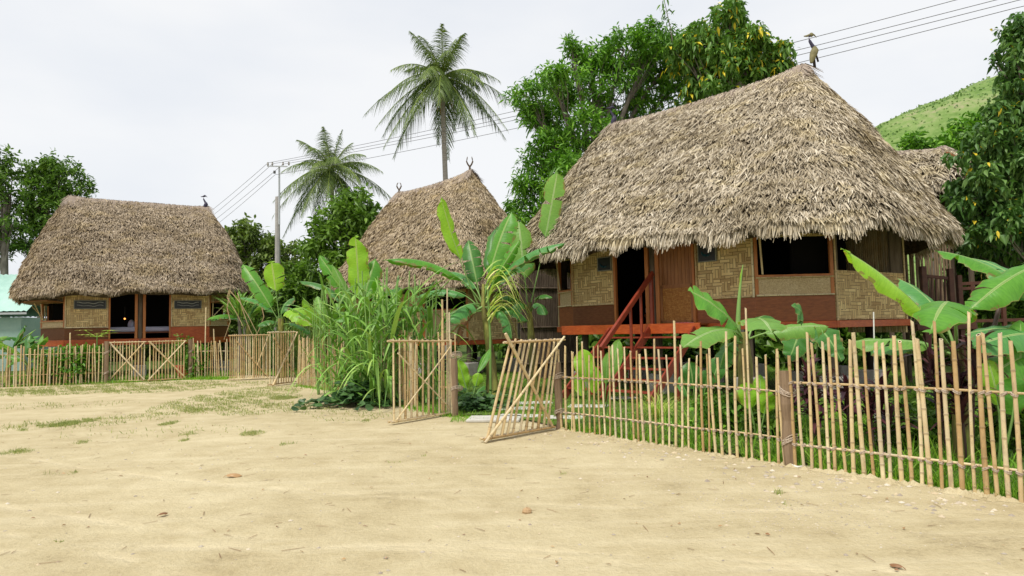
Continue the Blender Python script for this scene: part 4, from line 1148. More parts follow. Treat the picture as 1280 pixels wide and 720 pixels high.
# central banana
cb = ground(617, 488) * (1, 1, 0); cb = np.array((at(616, 480, 15.6)[0], 15.6, 0))
Yc = 15.6
big_plant('banana_plant', 'tall banana plant with yellowish trunk and a bright upright leaf between the gate leaves', 'banana plant', cb, [
    dict(p0=A_(600, 385, Yc), p3=A_(551, 246, Yc - .3), w=.44, arch=-.04, up=(1, -1, .2), fold=.1, stalk=.42, mat=BAN_Y, wave=.05, droop_tip=-.02),
    dict(p0=A_(603, 385, Yc), p3=A_(640, 262, Yc + .3), w=.62, arch=.07, up=(-.6, -1, .3), fold=.35, stalk=.30, mat=BAN, tear=.25, droop_tip=.03),
    dict(p0=A_(602, 378, Yc), p3=A_(478, 324, Yc - .5), w=.46, arch=.20, fold=.75, stalk=.22, mat=BAN, tear=.3, droop_tip=.02),
    dict(p0=A_(600, 380, Yc - .1), p3=A_(556, 404, Yc - 1.0), w=.66, arch=.16, fold=.5, stalk=.12, mat=BAN_B, tear=1.1),
    dict(p0=A_(606, 378, Yc), p3=A_(708, 304, Yc - .7), w=.42, arch=.20, fold=.8, stalk=.2, mat=BAN_B, tear=.2),
    dict(p0=A_(606, 382, Yc), p3=A_(668, 330, Yc + .6), w=.50, arch=.22, fold=.5, stalk=.2, mat=BAN_D, tear=.5),
    dict(p0=A_(608, 385, Yc), p3=A_(660, 402, Yc - .3), w=.50, arch=.22, fold=.5, stalk=.15, mat=BAN_D, tear=.7),
    dict(p0=A_(600, 372, Yc + .2), p3=A_(585, 300, Yc + .7), w=.50, arch=.10, up=(0, -1, .3), fold=.4, stalk=.2, mat=BAN_D),
    dict(p0=A_(600, 385, Yc + .2), p3=A_(520, 372, Yc + .6), w=.45, arch=.25, fold=.5, stalk=.2, mat=BAN_B, tear=.6),
    dict(p0=A_(602, 383, Yc - .2), p3=A_(533, 455, Yc - .6), w=.10, arch=.08, fold=1.1, stalk=.1, mat=DEADLEAF, sr=.03),
    dict(p0=A_(603, 380, Yc), p3=A_(622, 282, Yc + .9), w=.42, arch=.06, up=(.3, -1, .3), fold=.5, stalk=.3, mat=BAN_D, tear=.5),
    dict(p0=A_(602, 376, Yc), p3=A_(563, 340, Yc + .8), w=.42, arch=.2, fold=.6, stalk=.2, mat=BAN_B, tear=.9),
    dict(p0=A_(605, 378, Yc), p3=A_(650, 300, Yc - .3), w=.34, arch=.14, up=(.2, -1, .6), fold=.7, stalk=.2, mat=BAN, tear=.8),
    dict(p0=A_(604, 384, Yc), p3=A_(640, 425, Yc - .5), w=.40, arch=.35, fold=.7, stalk=.15, mat=BAN_B, tear=1.0),
    dict(p0=A_(604, 388, Yc), p3=A_(572, 432, Yc - .2), w=.30, arch=.35, fold=.9, stalk=.15, mat=DEADLEAF, tear=1.2),
], ([cb, A_(613, 440, Yc), A_(604, 385, Yc), A_(604, 355, Yc)], [.17, .10, .06, .03]), GB)
# banana behind, right of it
Y2 = 16.6; b2 = np.array((at(668, 440, Y2)[0], Y2, 0))
big_plant('banana_plant', 'slimmer banana plant with a pale upright leaf against the mango tree', 'banana plant', b2, [
    dict(p0=A_(662, 385, Y2), p3=A_(697, 212, Y2), w=.52, arch=-.05, up=(-.3, -1, 0), fold=.15, stalk=.48, mat=BAN_P, wave=.04),
    dict(p0=A_(660, 385, Y2), p3=A_(648, 275, Y2 + .4), w=.62, arch=.05, up=(0, -1, .1), fold=.3, stalk=.3, mat=BAN_P, tear=.4),
    dict(p0=A_(664, 390, Y2), p3=A_(690, 372, Y2 - .8), w=.36, arch=.3, fold=.5, stalk=.3, mat=BAN_D),
    dict(p0=A_(662, 390, Y2), p3=A_(682, 395, Y2 - .9), w=.34, arch=.35, fold=.5, stalk=.3, mat=BAN_B),
    dict(p0=A_(660, 392, Y2), p3=A_(620, 372, Y2 - .3), w=.5, arch=.3, fold=.6, stalk=.2, mat=BAN_D, tear=.8),
    dict(p0=A_(660, 392, Y2), p3=A_(640, 392, Y2 - .9), w=.4, arch=.35, fold=.5, stalk=.2, mat=BAN_B, tear=.6),
], ([b2, A_(664, 420, Y2), A_(661, 378, Y2)], [.12, .09, .05]), GB)
# young plants by the gate
yb = ground(589, 508)
big_plant('young_taro', 'young bright green taro plant standing in the gateway', 'taro plant', yb, [
    dict(p0=yb + (0, 0, .02), p3=A_(573, 450, yb[1] - .1), w=.30, arch=.05, up=(0, -1, .2), fold=.2, stalk=.35, mat=BAN_Y, prof='leaf', wave=.08, sr=.03),
    dict(p0=yb + (0, 0, .02), p3=A_(599, 466, yb[1] - .1), w=.24, arch=.08, up=(0, -1, .3), fold=.3, stalk=.55, mat=BAN_Y, prof='leaf', sr=.03),
    dict(p0=yb + (0, 0, .02), p3=A_(612, 436, yb[1] + .5), w=.26, arch=.12, fold=.4, stalk=.5, mat=BAN, prof='leaf'),
    dict(p0=yb + (.02, 0, .02), p3=A_(566, 478, yb[1] + .2), w=.2, arch=.2, fold=.4, stalk=.4, mat=BAN_D, prof='leaf'),
    dict(p0=yb + (.02, 0, .02), p3=A_(606, 482, yb[1] + .3), w=.2, arch=.2, fold=.4, stalk=.4, mat=BAN_D, prof='leaf')], None, 'taro plants')
# mid-right banana in front of the porch
Y3 = 9.6; b3 = np.array((at(932, 470, Y3)[0], Y3, 0))
big_plant('banana_plant', 'short banana plant with a cut upright leaf roll before the woven wall', 'banana plant', b3, [
    dict(p0=A_(930, 425, Y3), p3=A_(860, 363, Y3 - .4), w=.50, arch=.12, up=(.2, -.8, .8), fold=.12, stalk=.18, mat=BAN, wave=.05),
    dict(p0=A_(930, 425, Y3), p3=A_(852, 436, Y3 - .8), w=.40, arch=.22, up=(0, -.6, .9), fold=.2, stalk=.2, mat=BAN_P, wave=.03),
    dict(p0=A_(932, 420, Y3), p3=A_(966, 418, Y3 - 1.2), w=.52, arch=.25, up=(0, -.3, 1), fold=.25, stalk=.15, mat=BAN_P, wave=.05),
    dict(p0=A_(934, 424, Y3), p3=A_(1036, 408, Y3 - .3), w=.34, arch=.12, up=(0, -.8, .8), fold=.5, stalk=.2, mat=BAN_P, wave=.03),
    dict(p0=A_(934, 428, Y3), p3=A_(962, 396, Y3 + .7), w=.32, arch=.2, fold=.4, stalk=.3, mat=BAN_D),
    dict(p0=A_(930, 430, Y3), p3=A_(900, 462, Y3 - .5), w=.32, arch=.3, fold=.4, stalk=.3, mat=BAN_D, tear=.6),
    dict(p0=A_(925, 430, Y3), p3=A_(929, 331, Y3), w=.055, arch=-.03, up=(1, -.2, 0), fold=1.3, stalk=.3, mat=BAN_Y, sr=.045, prof='banana'),
], ([b3, A_(931, 450, Y3), A_(929, 415, Y3)], [.12, .10, .06]), GB)
# taro (elephant ear)
Y4 = 10.2; b4 = np.array((at(1003, 470, Y4)[0], Y4, 0))
big_plant('elephant_ear', 'dark green elephant ear plant behind the thick fence post', 'taro plant', b4, [
    dict(p0=A_(1000, 410, Y4), p3=A_(985, 452, Y4 - .5), w=.52, arch=.10, up=(0, -1, .4), fold=.15, stalk=0, mat=BAN_D, prof='heart', wave=.06),
    dict(p0=A_(1022, 408, Y4 - .2), p3=A_(1052, 452, Y4 - .6), w=.46, arch=.12, up=(0, -1, .5), fold=.15, stalk=0, mat=BAN_D, prof='heart', wave=.06),
    dict(p0=A_(998, 404, Y4 + .3), p3=A_(990, 382, Y4), w=.44, arch=.3, up=(0, -.8, .6), fold=.2, stalk=0, mat=BAN_D, prof='heart', wave=.05),
    dict(p0=b4, p3=A_(1000, 410, Y4), w=.01, arch=.05, up=(1, 0, 0), stalk=.9, mat=BAN_D, sr=.03),
    dict(p0=b4, p3=A_(1022, 408, Y4 - .2), w=.01, arch=.05, up=(1, 0, 0), stalk=.9, mat=BAN_D, sr=.03),
    dict(p0=b4, p3=A_(998, 404, Y4 + .3), w=.01, arch=.05, up=(1, 0, 0), stalk=.9, mat=BAN_D, sr=.03)], None, 'taro plants')
# right banana: two clumps of leaves
Y5 = 7.5; c5 = np.array((at(1197, 470, Y5)[0], Y5, 0))
big_plant('banana_plant', 'large banana plant with a long bright leaf reaching left over the right fence', 'banana plant', c5, [
    dict(p0=A_(1192, 440, Y5), p3=A_(1051, 310, Y5 - .5), w=.40, arch=.07, up=(.5, -.6, .9), fold=.55, stalk=.24, mat=BAN_Y, wave=.04),
    dict(p0=A_(1195, 440, Y5), p3=A_(1122, 348, Y5 + .7), w=.36, arch=.16, up=(.3, -.6, .9), fold=.3, stalk=.2, mat=BAN_B, wave=.03),
    dict(p0=A_(1196, 440, Y5 - .1), p3=A_(1162, 418, Y5 - 1.1), w=.50, arch=.42, up=(0, -.2, 1), fold=.25, stalk=.15, mat=BAN, wave=.05),
    dict(p0=A_(1198, 440, Y5 + .2), p3=A_(1060, 428, Y5 + .8), w=.34, arch=.10, up=(0, -.5, 1), fold=.3, stalk=.2, mat=BAN_P, wave=.03),
    dict(p0=A_(1198, 445, Y5 + .1), p3=A_(1085, 440, Y5 + 1.2), w=.4, arch=.12, up=(0, -.5, 1), fold=.3, stalk=.2, mat=BAN_B, wave=.03),
], ([c5, A_(1196, 435, Y5)], [.10, .06]), GB)
Y6 = 7.4; c6 = np.array((at(1310, 470, Y6)[0], Y6, 0))
big_plant('banana_plant', 'banana plant at the right frame edge with blue green arching leaves', 'banana plant', c6, [
    dict(p0=A_(1315, 400, Y6), p3=A_(1168, 311, Y6 + .5), w=.34, arch=.15, up=(.1, -.4, 1), fold=.35, stalk=.14, mat=BAN, wave=.04, droop_tip=.03),
    dict(p0=A_(1315, 405, Y6), p3=A_(1206, 322, Y6 + 1.2), w=.42, arch=.16, up=(.1, -.6, 1), fold=.25, stalk=.14, mat=BAN_B, wave=.03),
    dict(p0=A_(1325, 330, Y6 + .2), p3=A_(1208, 392, Y6 - .2), w=.42, arch=.18, up=(-.2, -.8, 1), fold=.45, stalk=.05, mat=BAN, wave=.05),
    dict(p0=A_(1315, 420, Y6), p3=A_(1206, 418, Y6 + .6), w=.44, arch=.14, up=(0, -.8, 1), fold=.2, stalk=.1, mat=BAN_B, wave=.03),
    dict(p0=A_(1315, 425, Y6), p3=A_(1212, 436, Y6 - .3), w=.40, arch=.16, up=(0, -.8, 1), fold=.3, stalk=.1, mat=BAN_B, wave=.03),
    dict(p0=A_(1315, 440, Y6), p3=A_(1228, 478, Y6 - .2), w=.40, arch=.22, up=(0, -.8, 1), fold=.3, stalk=.1, mat=BAN, wave=.03),
    dict(p0=A_(1315, 390, Y6 + .3), p3=A_(1340, 300, Y6 + .5), w=.40, arch=.1, up=(0, -1, 0), fold=.3, stalk=.1, mat=BAN),
], ([c6, A_(1312, 400, Y6)], [.10, .06]), GB)
g = Geo(); p = at(1235, 470, 7.9); p[2] = 0; g.tube([p, A_(1240, 420, 7.9), A_(1252, 372, 8.0), A_(1262, 345, 8.1)], [.028, .026, .024, .02], 8)
tag(g.build('sapling_trunk', STEMR, smooth=True), 'slim dark reddish leaning stem behind the right fence', 'sapling')
# left-centre bananas
Y7 = 18.5; b7 = np.array((at(452, 470, Y7)[0], Y7, 0))
big_plant('banana_plant', 'banana plant with a broad pale upright leaf above the tall reeds', 'banana plant', b7, [
    dict(p0=A_(450, 400, Y7), p3=A_(444, 294, Y7), w=.62, arch=-.04, up=(0, -1, 0), fold=.15, stalk=.22, mat=BAN_Y, wave=.05),
    dict(p0=A_(450, 400, Y7), p3=A_(470, 322, Y7 + .4), w=.6, arch=.10, up=(0, -1, .2), fold=.4, stalk=.2, mat=BAN),
    dict(p0=A_(448, 400, Y7), p3=A_(398, 318, Y7), w=.40, arch=.10, up=(.4, -1, .3), fold=.5, stalk=.2, mat=BAN),
    dict(p0=A_(448, 405, Y7), p3=A_(372, 352, Y7 + .4), w=.42, arch=.22, fold=.6, stalk=.2, mat=BAN_D, tear=.5),
    dict(p0=A_(450, 405, Y7), p3=A_(500, 360, Y7 + .6), w=.42, arch=.22, fold=.6, stalk=.2, mat=BAN_D, tear=.5),
    dict(p0=A_(448, 402, Y7), p3=A_(415, 330, Y7 - .2), w=.30, arch=.1, up=(.4, -1, .3), fold=.6, stalk=.2, mat=BAN_P),
], ([b7, A_(450, 395, Y7)], [.13, .08]), GB)
Y8 = 24.6; b8 = np.array((at(352, 460, Y8)[0], Y8, 0))
big_plant('banana_plant', 'banana plant with a hanging bright leaf beside the utility pole', 'banana plant', b8, [
    dict(p0=A_(350, 408, Y8), p3=A_(339, 326, Y8), w=.75, arch=-.03, up=(0, -1, 0), fold=.2, stalk=.5, mat=BAN_Y),
    dict(p0=A_(352, 400, Y8), p3=A_(390, 410, Y8 - .8), w=.80, arch=.45, up=(0, -.5, 1), fold=.25, stalk=.15, mat=BAN_Y),
    dict(p0=A_(350, 405, Y8), p3=A_(303, 330, Y8 + .4), w=.62, arch=.14, up=(.4, -1, .3), fold=.3, stalk=.2, mat=BAN),
    dict(p0=A_(350, 405, Y8), p3=A_(300, 372, Y8), w=.6, arch=.22, fold=.4, stalk=.2, mat=BAN_B, tear=.4),
    dict(p0=A_(352, 406, Y8), p3=A_(388, 418, Y8 - .4), w=.5, arch=.2, fold=.3, stalk=.2, mat=BAN_B, tear=.4),
    dict(p0=A_(350, 408, Y8), p3=A_(322, 408, Y8 - .8), w=.6, arch=.3, fold=.4, stalk=.2, mat=BAN_D, tear=.4),
    dict(p0=A_(352, 404, Y8), p3=A_(368, 372, Y8 + .5), w=.5, arch=.3, fold=.4, stalk=.2, mat=BAN_D),
], ([b8, A_(351, 398, Y8)], [.15, .1]), GB)
auto_banana('banana plant between the far left hut and the pole, behind the gate panel', (at(312, 440, 27.5)[0], 27.5, 0), 2.0, 9, 2.0, 3)
# far-left bananas
for i, (px, Y, h, lab) in enumerate(((8, 24.4, 1.1, 'banana plant at the left frame edge before the mint roof'), (38, 23.8, .7, 'lower banana plant touching the corner of the far left hut'), (-30, 25, 1.2, 'banana plant outside the fence end at far left'))):
    auto_banana(lab, (at(px, 440, Y)[0], Y, 0), h, 9, 1.5, 20 + i, w=.34, mats=(BAN, BAN_P, BAN_B, BAN_D), tear=.2)

# ------------------------------------------------------------------ reeds, cordylines, low plants
def reed_clump(name, label, cat, base, rad, n, L, W, mat, group=None, spread=.35, droop=(.35, .9), hstem=1.2, n_stems=14):
    t = thing(name, label, cat, base, 0, group)
    r = rad * RNG.random(n) ** .5; a = RNG.random(n) * 6.283
    sx, sy = r * np.cos(a), r * np.sin(a)
    az = RNG.random(n) * 6.283; ln = spread * (.3 + RNG.random(n))
    D = np.stack([np.cos(az) * ln, np.sin(az) * ln, np.ones(n)], -1)
    B = np.stack([sx, sy, hstem * RNG.random(n) ** 1.3], -1)
    N = np.stack([np.cos(az), np.sin(az), np.full(n, .4)], -1)
    LL = L * (.55 + .6 * RNG.random(n))
    g = Geo().ribbons(B, D, N, LL, W * (.6 + .7 * RNG.random(n)), droop[0] + (droop[1] - droop[0]) * RNG.random(n), [.5, .9, 1, .95, .85, .7, .5, .3, .04], fold=.35)
    g.build('leaves', mat, t)
    g = Geo()
    for i in range(n_stems):
        r_, a_ = rad * .8 * random.random() ** .5, random.random() * 6.28
        p = np.array((r_ * math.cos(a_), r_ * math.sin(a_), 0)); q = p + (random.uniform(-.15, .15), random.uniform(-.15, .15), hstem * random.uniform(.8, 1.3))
        bamboo_pole(g, p, q, .014)
    g.build('stems', [STEMG, STEMG], t)
    return t
GR = 'tall green reed clumps'
for i, (px, Y, rad, n, L, lab) in enumerate((
        (404, 17.4, .28, 12, 1.7, 'leftmost tall reed clump in front of the dense bamboo fence'),
        (430, 16.6, .36, 62, 1.8, 'tall reed clump leaning over the dense bamboo fence'),
        (454, 15.6, .38, 100, 1.9, 'densest tall reed clump above the dark creeper'),
        (480, 14.4, .34, 100, 1.8, 'tall reed clump just left of the open gate leaf'),
        (508, 14.8, .36, 65, 1.8, 'tall reed clump behind the left gate leaf'),
        (535, 14.8, .30, 45, 1.6, 'thin reed clump behind the right part of the left gate leaf'))):
    b = np.array((at(px, 460, Y)[0], Y, 0)); reed_clump('reed_clump', lab, 'reeds', b, rad, n, L * 1.2, .085, G_REED, GR, hstem=2.3, spread=.72, droop=(.35, 1.05), n_stems=9)
auto_banana('low torn banana plant among the left tall reeds', (at(408, 440, 19.0)[0], 19.0, 0), 1.5, 8, 1.7, 51, w=.42, tear=.5)
auto_banana('torn banana plant behind the tall reeds left of the gate leaf', (at(484, 440, 17.0)[0], 17.0, 0), 1.7, 8, 1.6, 58, w=.40, tear=.5)
# pale drooping sprays hanging in the banana crown (sugar-cane leaves)
b = np.array((at(612, 440, 15.2)[0], 15.2, 0)); t = thing('sugarcane', 'sugarcane with pale drooping strap leaves in front of the central banana', 'sugarcane', b, 0)
g = Geo(); n = 30; az = RNG.random(n) * 2.6 - 1.3
B = np.stack([RNG.normal(size=n) * .06, RNG.normal(size=n) * .06, 1.7 + RNG.random(n) * 1.1], -1)
D = np.stack([np.cos(az) * .75, np.sin(az) * .55 - .1, np.full(n, 1.0)], -1)
g.ribbons(B, D, np.stack([np.cos(az), np.sin(az), np.full(n, .4)], -1), 1.3 + .6 * RNG.random(n), .05, .7 + .5 * RNG.random(n), [.5, .9, 1, .95, .85, .7, .5, .3, .04], fold=.3)
g.build('leaves', G_REEDP, t); g = Geo(); g.tube([(0, 0, 0), (.02, 0, 1.4), (-.02, 0, 2.6)], [.03, .028, .02], 7); g.build('stem', STEMG, t)
# spiky pandan right of the far hut
b = np.array((at(298, 420, 27)[0], 27, 0)); reed_clump('pandan', 'spiky pandan tuft at the right eave of the far left hut', 'pandan', b, .2, 60, 1.5, .07, G_REED, None, spread=.8, droop=(.1, .5), hstem=.3, n_stems=3)
t = [o for o in COL.objects if o.name.startswith('pandan')][-1]; t.location[2] = 0
for ch in t.children:
    if ch.name.startswith('leaves'): ch.location[2] = 2.3
g = Geo(); g.tube([(0, 0, 0), (.1, 0, 1.2), (0, 0, 2.5)], [.09, .07, .06], 8); g.build('trunk', TRUNKG, t)
# tall grass in the gap behind the pole
for i, (px, Y, lab) in enumerate(((330, 31, 'tall wild grass left of the utility pole foot'), (372, 29, 'tall wild grass right of the utility pole foot'), (400, 30, 'tall wild grass below the round green bush'), (425, 28, 'tall wild grass before the hut with horn finials'), (352, 33, 'tall wild grass directly behind the utility pole'))):
    b = np.array((at(px, 440, Y)[0], Y, 0)); reed_clump('wild_grass_clump', lab, 'tall grass', b, 1.0, 260, 2.4, .045, G_OLIVE if i % 2 else G_REED, 'wild grass behind the fence', hstem=1.3, spread=.3)

def cordyline(label, base, h, heads, seed, L=.55):
    rg = np.random.default_rng(seed); t = thing('cordyline', label, 'cordyline', base, 0, 'dark red cordylines behind the right fence')
    g = Geo(); gl = Geo()
    for k in range(heads):
        dx, dy = rg.normal() * .10, rg.normal() * .08; hh = h * (.45 + .55 * (k + 1) / heads)
        g.tube([(dx * .3, dy * .3, 0), (dx * .8, dy * .8, hh * .6), (dx, dy, hh)], [.014, .012, .010], 6)
        n = 26; az = rg.random(n) * 6.283; el = rg.random(n) * 1.5
        D = np.stack([np.cos(az) * np.cos(el), np.sin(az) * np.cos(el), np.sin(el) + .25], -1)
        B = np.array((dx, dy, hh)) + np.stack([0 * az, 0 * az, -.35 * h * rg.random(n)], -1)
        N = np.stack([-np.cos(az) * np.sin(el), -np.sin(az) * np.sin(el), np.cos(el) + .2], -1)
        gl.ribbons(B, D, N, L * (.6 + .5 * rg.random(n)), .060, .35 + .3 * rg.random(n), [.25, .8, 1, .9, .6, .08], fold=.3, rnd=rg.random(n))
    g.build('stem', STEMR, t); gl.build('leaves', G_RED, t)
for px, py, Y, h, hd, lab in ((1024, 560, 8.6, .95, 3, 'dark red cordyline just right of the thick fence post'), (1062, 566, 8.4, .8, 2, 'low dark red cordyline before the stilts'), (1095, 575, 8.0, .75, 3, 'dark red cordyline in the middle of the right fence'),
                              (1185, 590, 7.6, 1.15, 3, 'tall dark red cordyline under the long bright banana leaf'), (1212, 590, 7.3, 1.3, 3, 'tallest dark red cordyline near the right end'), (1010, 560, 9.4, .7, 2, 'small dark red cordyline behind the thick fence post')):
    b = at(px, py, Y); b[2] = 0; cordyline(lab, b, h, hd, int(px))

def taro(label, px, py, Y, leaves, mat):
    b = at(px, py, Y); b[2] = 0
    big_plant('taro_plant', label, 'taro plant', b, [dict(p0=b, p3=A_(x, y, Y + dy), w=w, arch=.10, up=(0, -1, .3), fold=.2, stalk=.55, mat=m_, prof='leaf', wave=.07) for x, y, dy, w, m_ in leaves], None, 'taro plants')
taro('yellow green taro just behind the start of the near fence', 738, 520, 10.6, [(728, 436, -.1, .34, BAN_Y), (744, 458, -.2, .22, BAN_Y), (720, 468, .1, .2, BAN_Y)], None)
taro('pale leaved taro at the foot of the stairs', 752, 520, 10.8, [(773, 424, -.1, .24, BAN_P), (760, 440, -.2, .18, BAN_P)], None)
taro('yellow green taro low behind the tall picket', 945, 540, 8.9, [(930, 478, -.1, .30, BAN_Y), (960, 488, -.2, .26, BAN_Y), (950, 468, .1, .2, BAN_Y)], None)
taro('bright taro behind the last pickets at right', 1248, 580, 7.2, [(1235, 450, -.1, .3, BAN_Y), (1268, 470, -.2, .34, BAN), (1275, 400, .1, .3, BAN)], None)
taro('dark leaved taro by the right stair stringer', 870, 520, 10.5, [(862, 452, -.1, .34, BAN_D), (885, 462, -.3, .30, BAN_D), (900, 445, .1, .3, BAN_D), (850, 470, 0, .2, BAN_B)], None)
b = at(822, 505, 11.4); b[2] = 0; reed_clump('ornamental_grass', 'fountain of thin pale grass beside the stairs', 'ornamental grass', b, .12, 220, .85, .012, G_REEDP, None, spread=.7, droop=(.3, .9), hstem=.05, n_stems=2)

def leaf_cloud(g, C, n, size, ar=.45, up=.3, rg=RNG, droop=.2, fold=.25, prof=(.25, .9, 1, .55, .05), yellow=0.0):
    """n leaves round each cluster point in C"""
    m = len(C); tot = m * n
    ce = np.repeat(C, n, 0); v = nrm(rg.normal(size=(tot, 3)) + np.array((0, 0, up)))
    L = size * (.65 + .6 * rg.random(tot))
    B = ce + v * (size * .25) * rg.random((tot, 1)) + rg.normal(size=(tot, 3)) * size * .35
    N = nrm(rg.normal(size=(tot, 3)) * .7 + np.array((0, 0, 1.0)))
    r = np.clip(np.repeat(rg.random(m), n) * .45 + rg.random(tot) * .55, 0, 1)
    if yellow: r = np.where(rg.random(tot) < yellow * (.3 + 1.6 * np.repeat(rg.random(m) < .4, n)), 1.3, r)
    g.ribbons(B, v, N, L, L * ar, droop, list(prof), rnd=r, fold=fold)
    return g
def bush(name, label, cat, center, rad, nc, n, size, mat, group=None, stems=6, ar=.45, low=0.0):
    t = thing(name, label, cat, (center[0], center[1], 0), 0, group)
    rg = np.random.default_rng(int(abs(center[0] * 97 + center[1] * 31)) + nc)
    k = rg.normal(size=(nc, 3)); k = nrm(k) * (rg.random((nc, 1)) ** .45)
    lump = 1 + .22 * np.sin(k[:, :1] * 5 + 1) * np.cos(k[:, 1:2] * 4 + k[:, 2:] * 5)
    C = k * np.array(rad) * lump; C[:, 2] += center[2]; C = C[C[:, 2] > low]
    g = leaf_cloud(Geo(), C, n, size, ar, rg=rg); g.build('foliage', mat, t)
    g = Geo()
    for i in range(stems):
        q = C[rg.integers(len(C))]; g.tube([(q[0] * .1, q[1] * .1, 0), (q[0] * .4, q[1] * .4, q[2] * .5), q], [.03 * rad[2] + .008, .02 * rad[2] + .005, .006], 6)
    g.build('stems', TRUNKG, t)
    return t
# shrubs through the far left fence
for px, Y, rx, h, lab in ((66, 23.6, .55, 1.15, 'leafy shrub behind the left part of the far fence'), (88, 23.5, .55, 1.35, 'leafy shrub growing through the far left fence'), (114, 23.9, .5, 1.25, 'rounded leafy shrub left of the far gate post'), (246, 25.2, .35, 1.2, 'leafy potted shrub right of the closed far gate')):
    x = at(px, 450, Y)[0]; bush('shrub', lab, 'shrub', (x, Y, h * .5), (rx, .35, h * .5), 170, 9, .15, G_MANGO, 'shrubs at the far fence', 5)
# papaya-like palmate plant
b = np.array((at(121, 440, 24.5)[0], 24.5, 0)); t = thing('papaya_sapling', 'papaya sapling with fingered pale leaves before the far left hut', 'papaya', b)
g = Geo(); g.tube([(0, 0, 0), (0, 0, 1.7)], [.03, .018], 6); g.build('trunk', STEMG, t)
g = Geo()
for k in range(9):
    a = k * 2.4; c = np.array((math.cos(a) * .42, math.sin(a) * .42, 1.75 + .12 * math.sin(k * 5)))
    g.tube([(0, 0, 1.6), c], .008, 4, mi=0)
    ang = np.arange(8) * .7 + a; D = np.stack([np.cos(ang), np.sin(ang), np.full(8, .1)], -1)
    g.ribbons(np.tile(c, (8, 1)), D, (0, 0, 1), .34, .10, .15, [.3, 1, .8, .05])
g.build('leaves', G_REEDP, t)
# dry vine hanging from the right eave of the far hut
vb = at(293, 455, 26.0); vb[2] = 0; t = thing('dry_vine', 'dry brown vine hanging from the right eave of the far left hut', 'vine', vb)
vmat = woodmat('dry_vine', (.38, .27, .14), (.60, .47, .28), .8, .1, 6)
for k, pts in enumerate([((287, 362), (284, 372), (296, 392), (304, 408)), ((288, 364), (300, 378), (312, 398), (322, 418)), ((297, 366), (303, 386), (309, 404), (316, 420)), ((288, 362), (284, 385), (288, 402), (280, 425)), ((326, 378), (330, 396), (324, 412), (318, 424))]):
    P = np.array([A_(x_, y_, 26.0 + .1 * k) for x_, y_ in pts]) - vb; T = np.linspace(0, 3, 16); P = np.stack([np.interp(T, range(4), P[:, i]) for i in range(3)], -1)
    g = Geo(); g.tube(P, np.linspace(.022, .012, 16), 5); g.build('strand', vmat, t)
# potted plants by the far hut
for px, py, Y, lab in ((229, 449, 26.0, 'red clay pot with a small shrub under the far left hut'),):
    b = at(px, 462, Y); b[2] = 0; t = thing('flower_pot', lab, 'flower pot', b)
    g = Geo(); P = [(0, .17), (.05, .19), (.35, .27), (.42, .30), (.47, .30), (.47, .26)]
    g.tube([(0, 0, z) for z, _ in P], [r for _, r in P], 14); g.build('pot', POT, t, smooth=True)
    rg = np.random.default_rng(5); C = rg.normal(size=(60, 3)) * (.22, .22, .3) + (0, 0, 1.0)
    leaf_cloud(Geo(), C, 8, .14, rg=rg).build('foliage', G_BUSH, t)
# dark creeper on the ground by the open gate
rg = np.random.default_rng(9); n = 900; c = ground(458, 505)
x = c[0] + rg.normal(size=n) * .50; y = c[1] + rg.normal(size=n) * .42; z = .05 + np.abs(rg.normal(size=n)) * .17 * np.exp(-((x - c[0]) ** 2 + (y - c[1]) ** 2) / .7) + .12 * np.exp(-((x - c[0]) ** 2 + (y - c[1]) ** 2) / .5)
g = Geo(); az = rg.random(n) * 6.28
g.ribbons(np.stack([x, y, z], -1), np.stack([np.cos(az), np.sin(az), .1 + .3 * rg.random(n)], -1), np.stack([rg.normal(size=n) * .4, rg.normal(size=n) * .4 - .3, np.ones(n)], -1), .17, .16, .3, [.5, 1.0, .95, .6, .05], fold=.2)
tag(g.build('creeper', G_CREEP), 'dark green creeping ground cover at the foot of the reeds', kind='stuff')
n = 500; c = at(604, 500, 13.2); x = c[0] - .1 + rg.normal(size=n) * .28; y = 13.4 + rg.normal(size=n) * .3; z = .04 + np.abs(rg.normal(size=n)) * .12; az = rg.random(n) * 6.28; g = Geo()
g.ribbons(np.stack([x, y, z], -1), np.stack([np.cos(az), np.sin(az), .2 + .3 * rg.random(n)], -1), np.stack([rg.normal(size=n) * .4, rg.normal(size=n) * .4 - .3, np.ones(n)], -1), .13, .11, .3, [.5, 1.0, .95, .6, .05], fold=.2)
tag(g.build('creeper', G_CREEP), 'dark green ground cover round the young taro', kind='stuff')
# green weedy plants behind the near fence
for px, Y, rx, h, sz, mt, lab in ((905, 9.6, .5, .6, .10, G_MANGO, 'low green weed bush behind the middle of the near fence'), (965, 9.0, .4, .5, .10, G_BUSH, 'low green weed bush left of the thick fence post'),
                              (1120, 8.6, .6, .5, .11, G_BUSH, 'low green weed bush behind the middle of the right fence'), (1160, 8.8, .5, .7, .12, G_BUSH, 'green weed bush left of the tall cordylines'), (1262, 7.8, .5, .8, .12, G_BUSH, 'green weed bush behind the last pickets'),
                              ):
    x = at(px, 480, Y)[0]; bush('weed_bush', lab, 'weeds', (x, Y, h * .5), (rx, rx * .7, h * .5), 100, 9, sz, mt, 'weed bushes behind the near fence', 4)

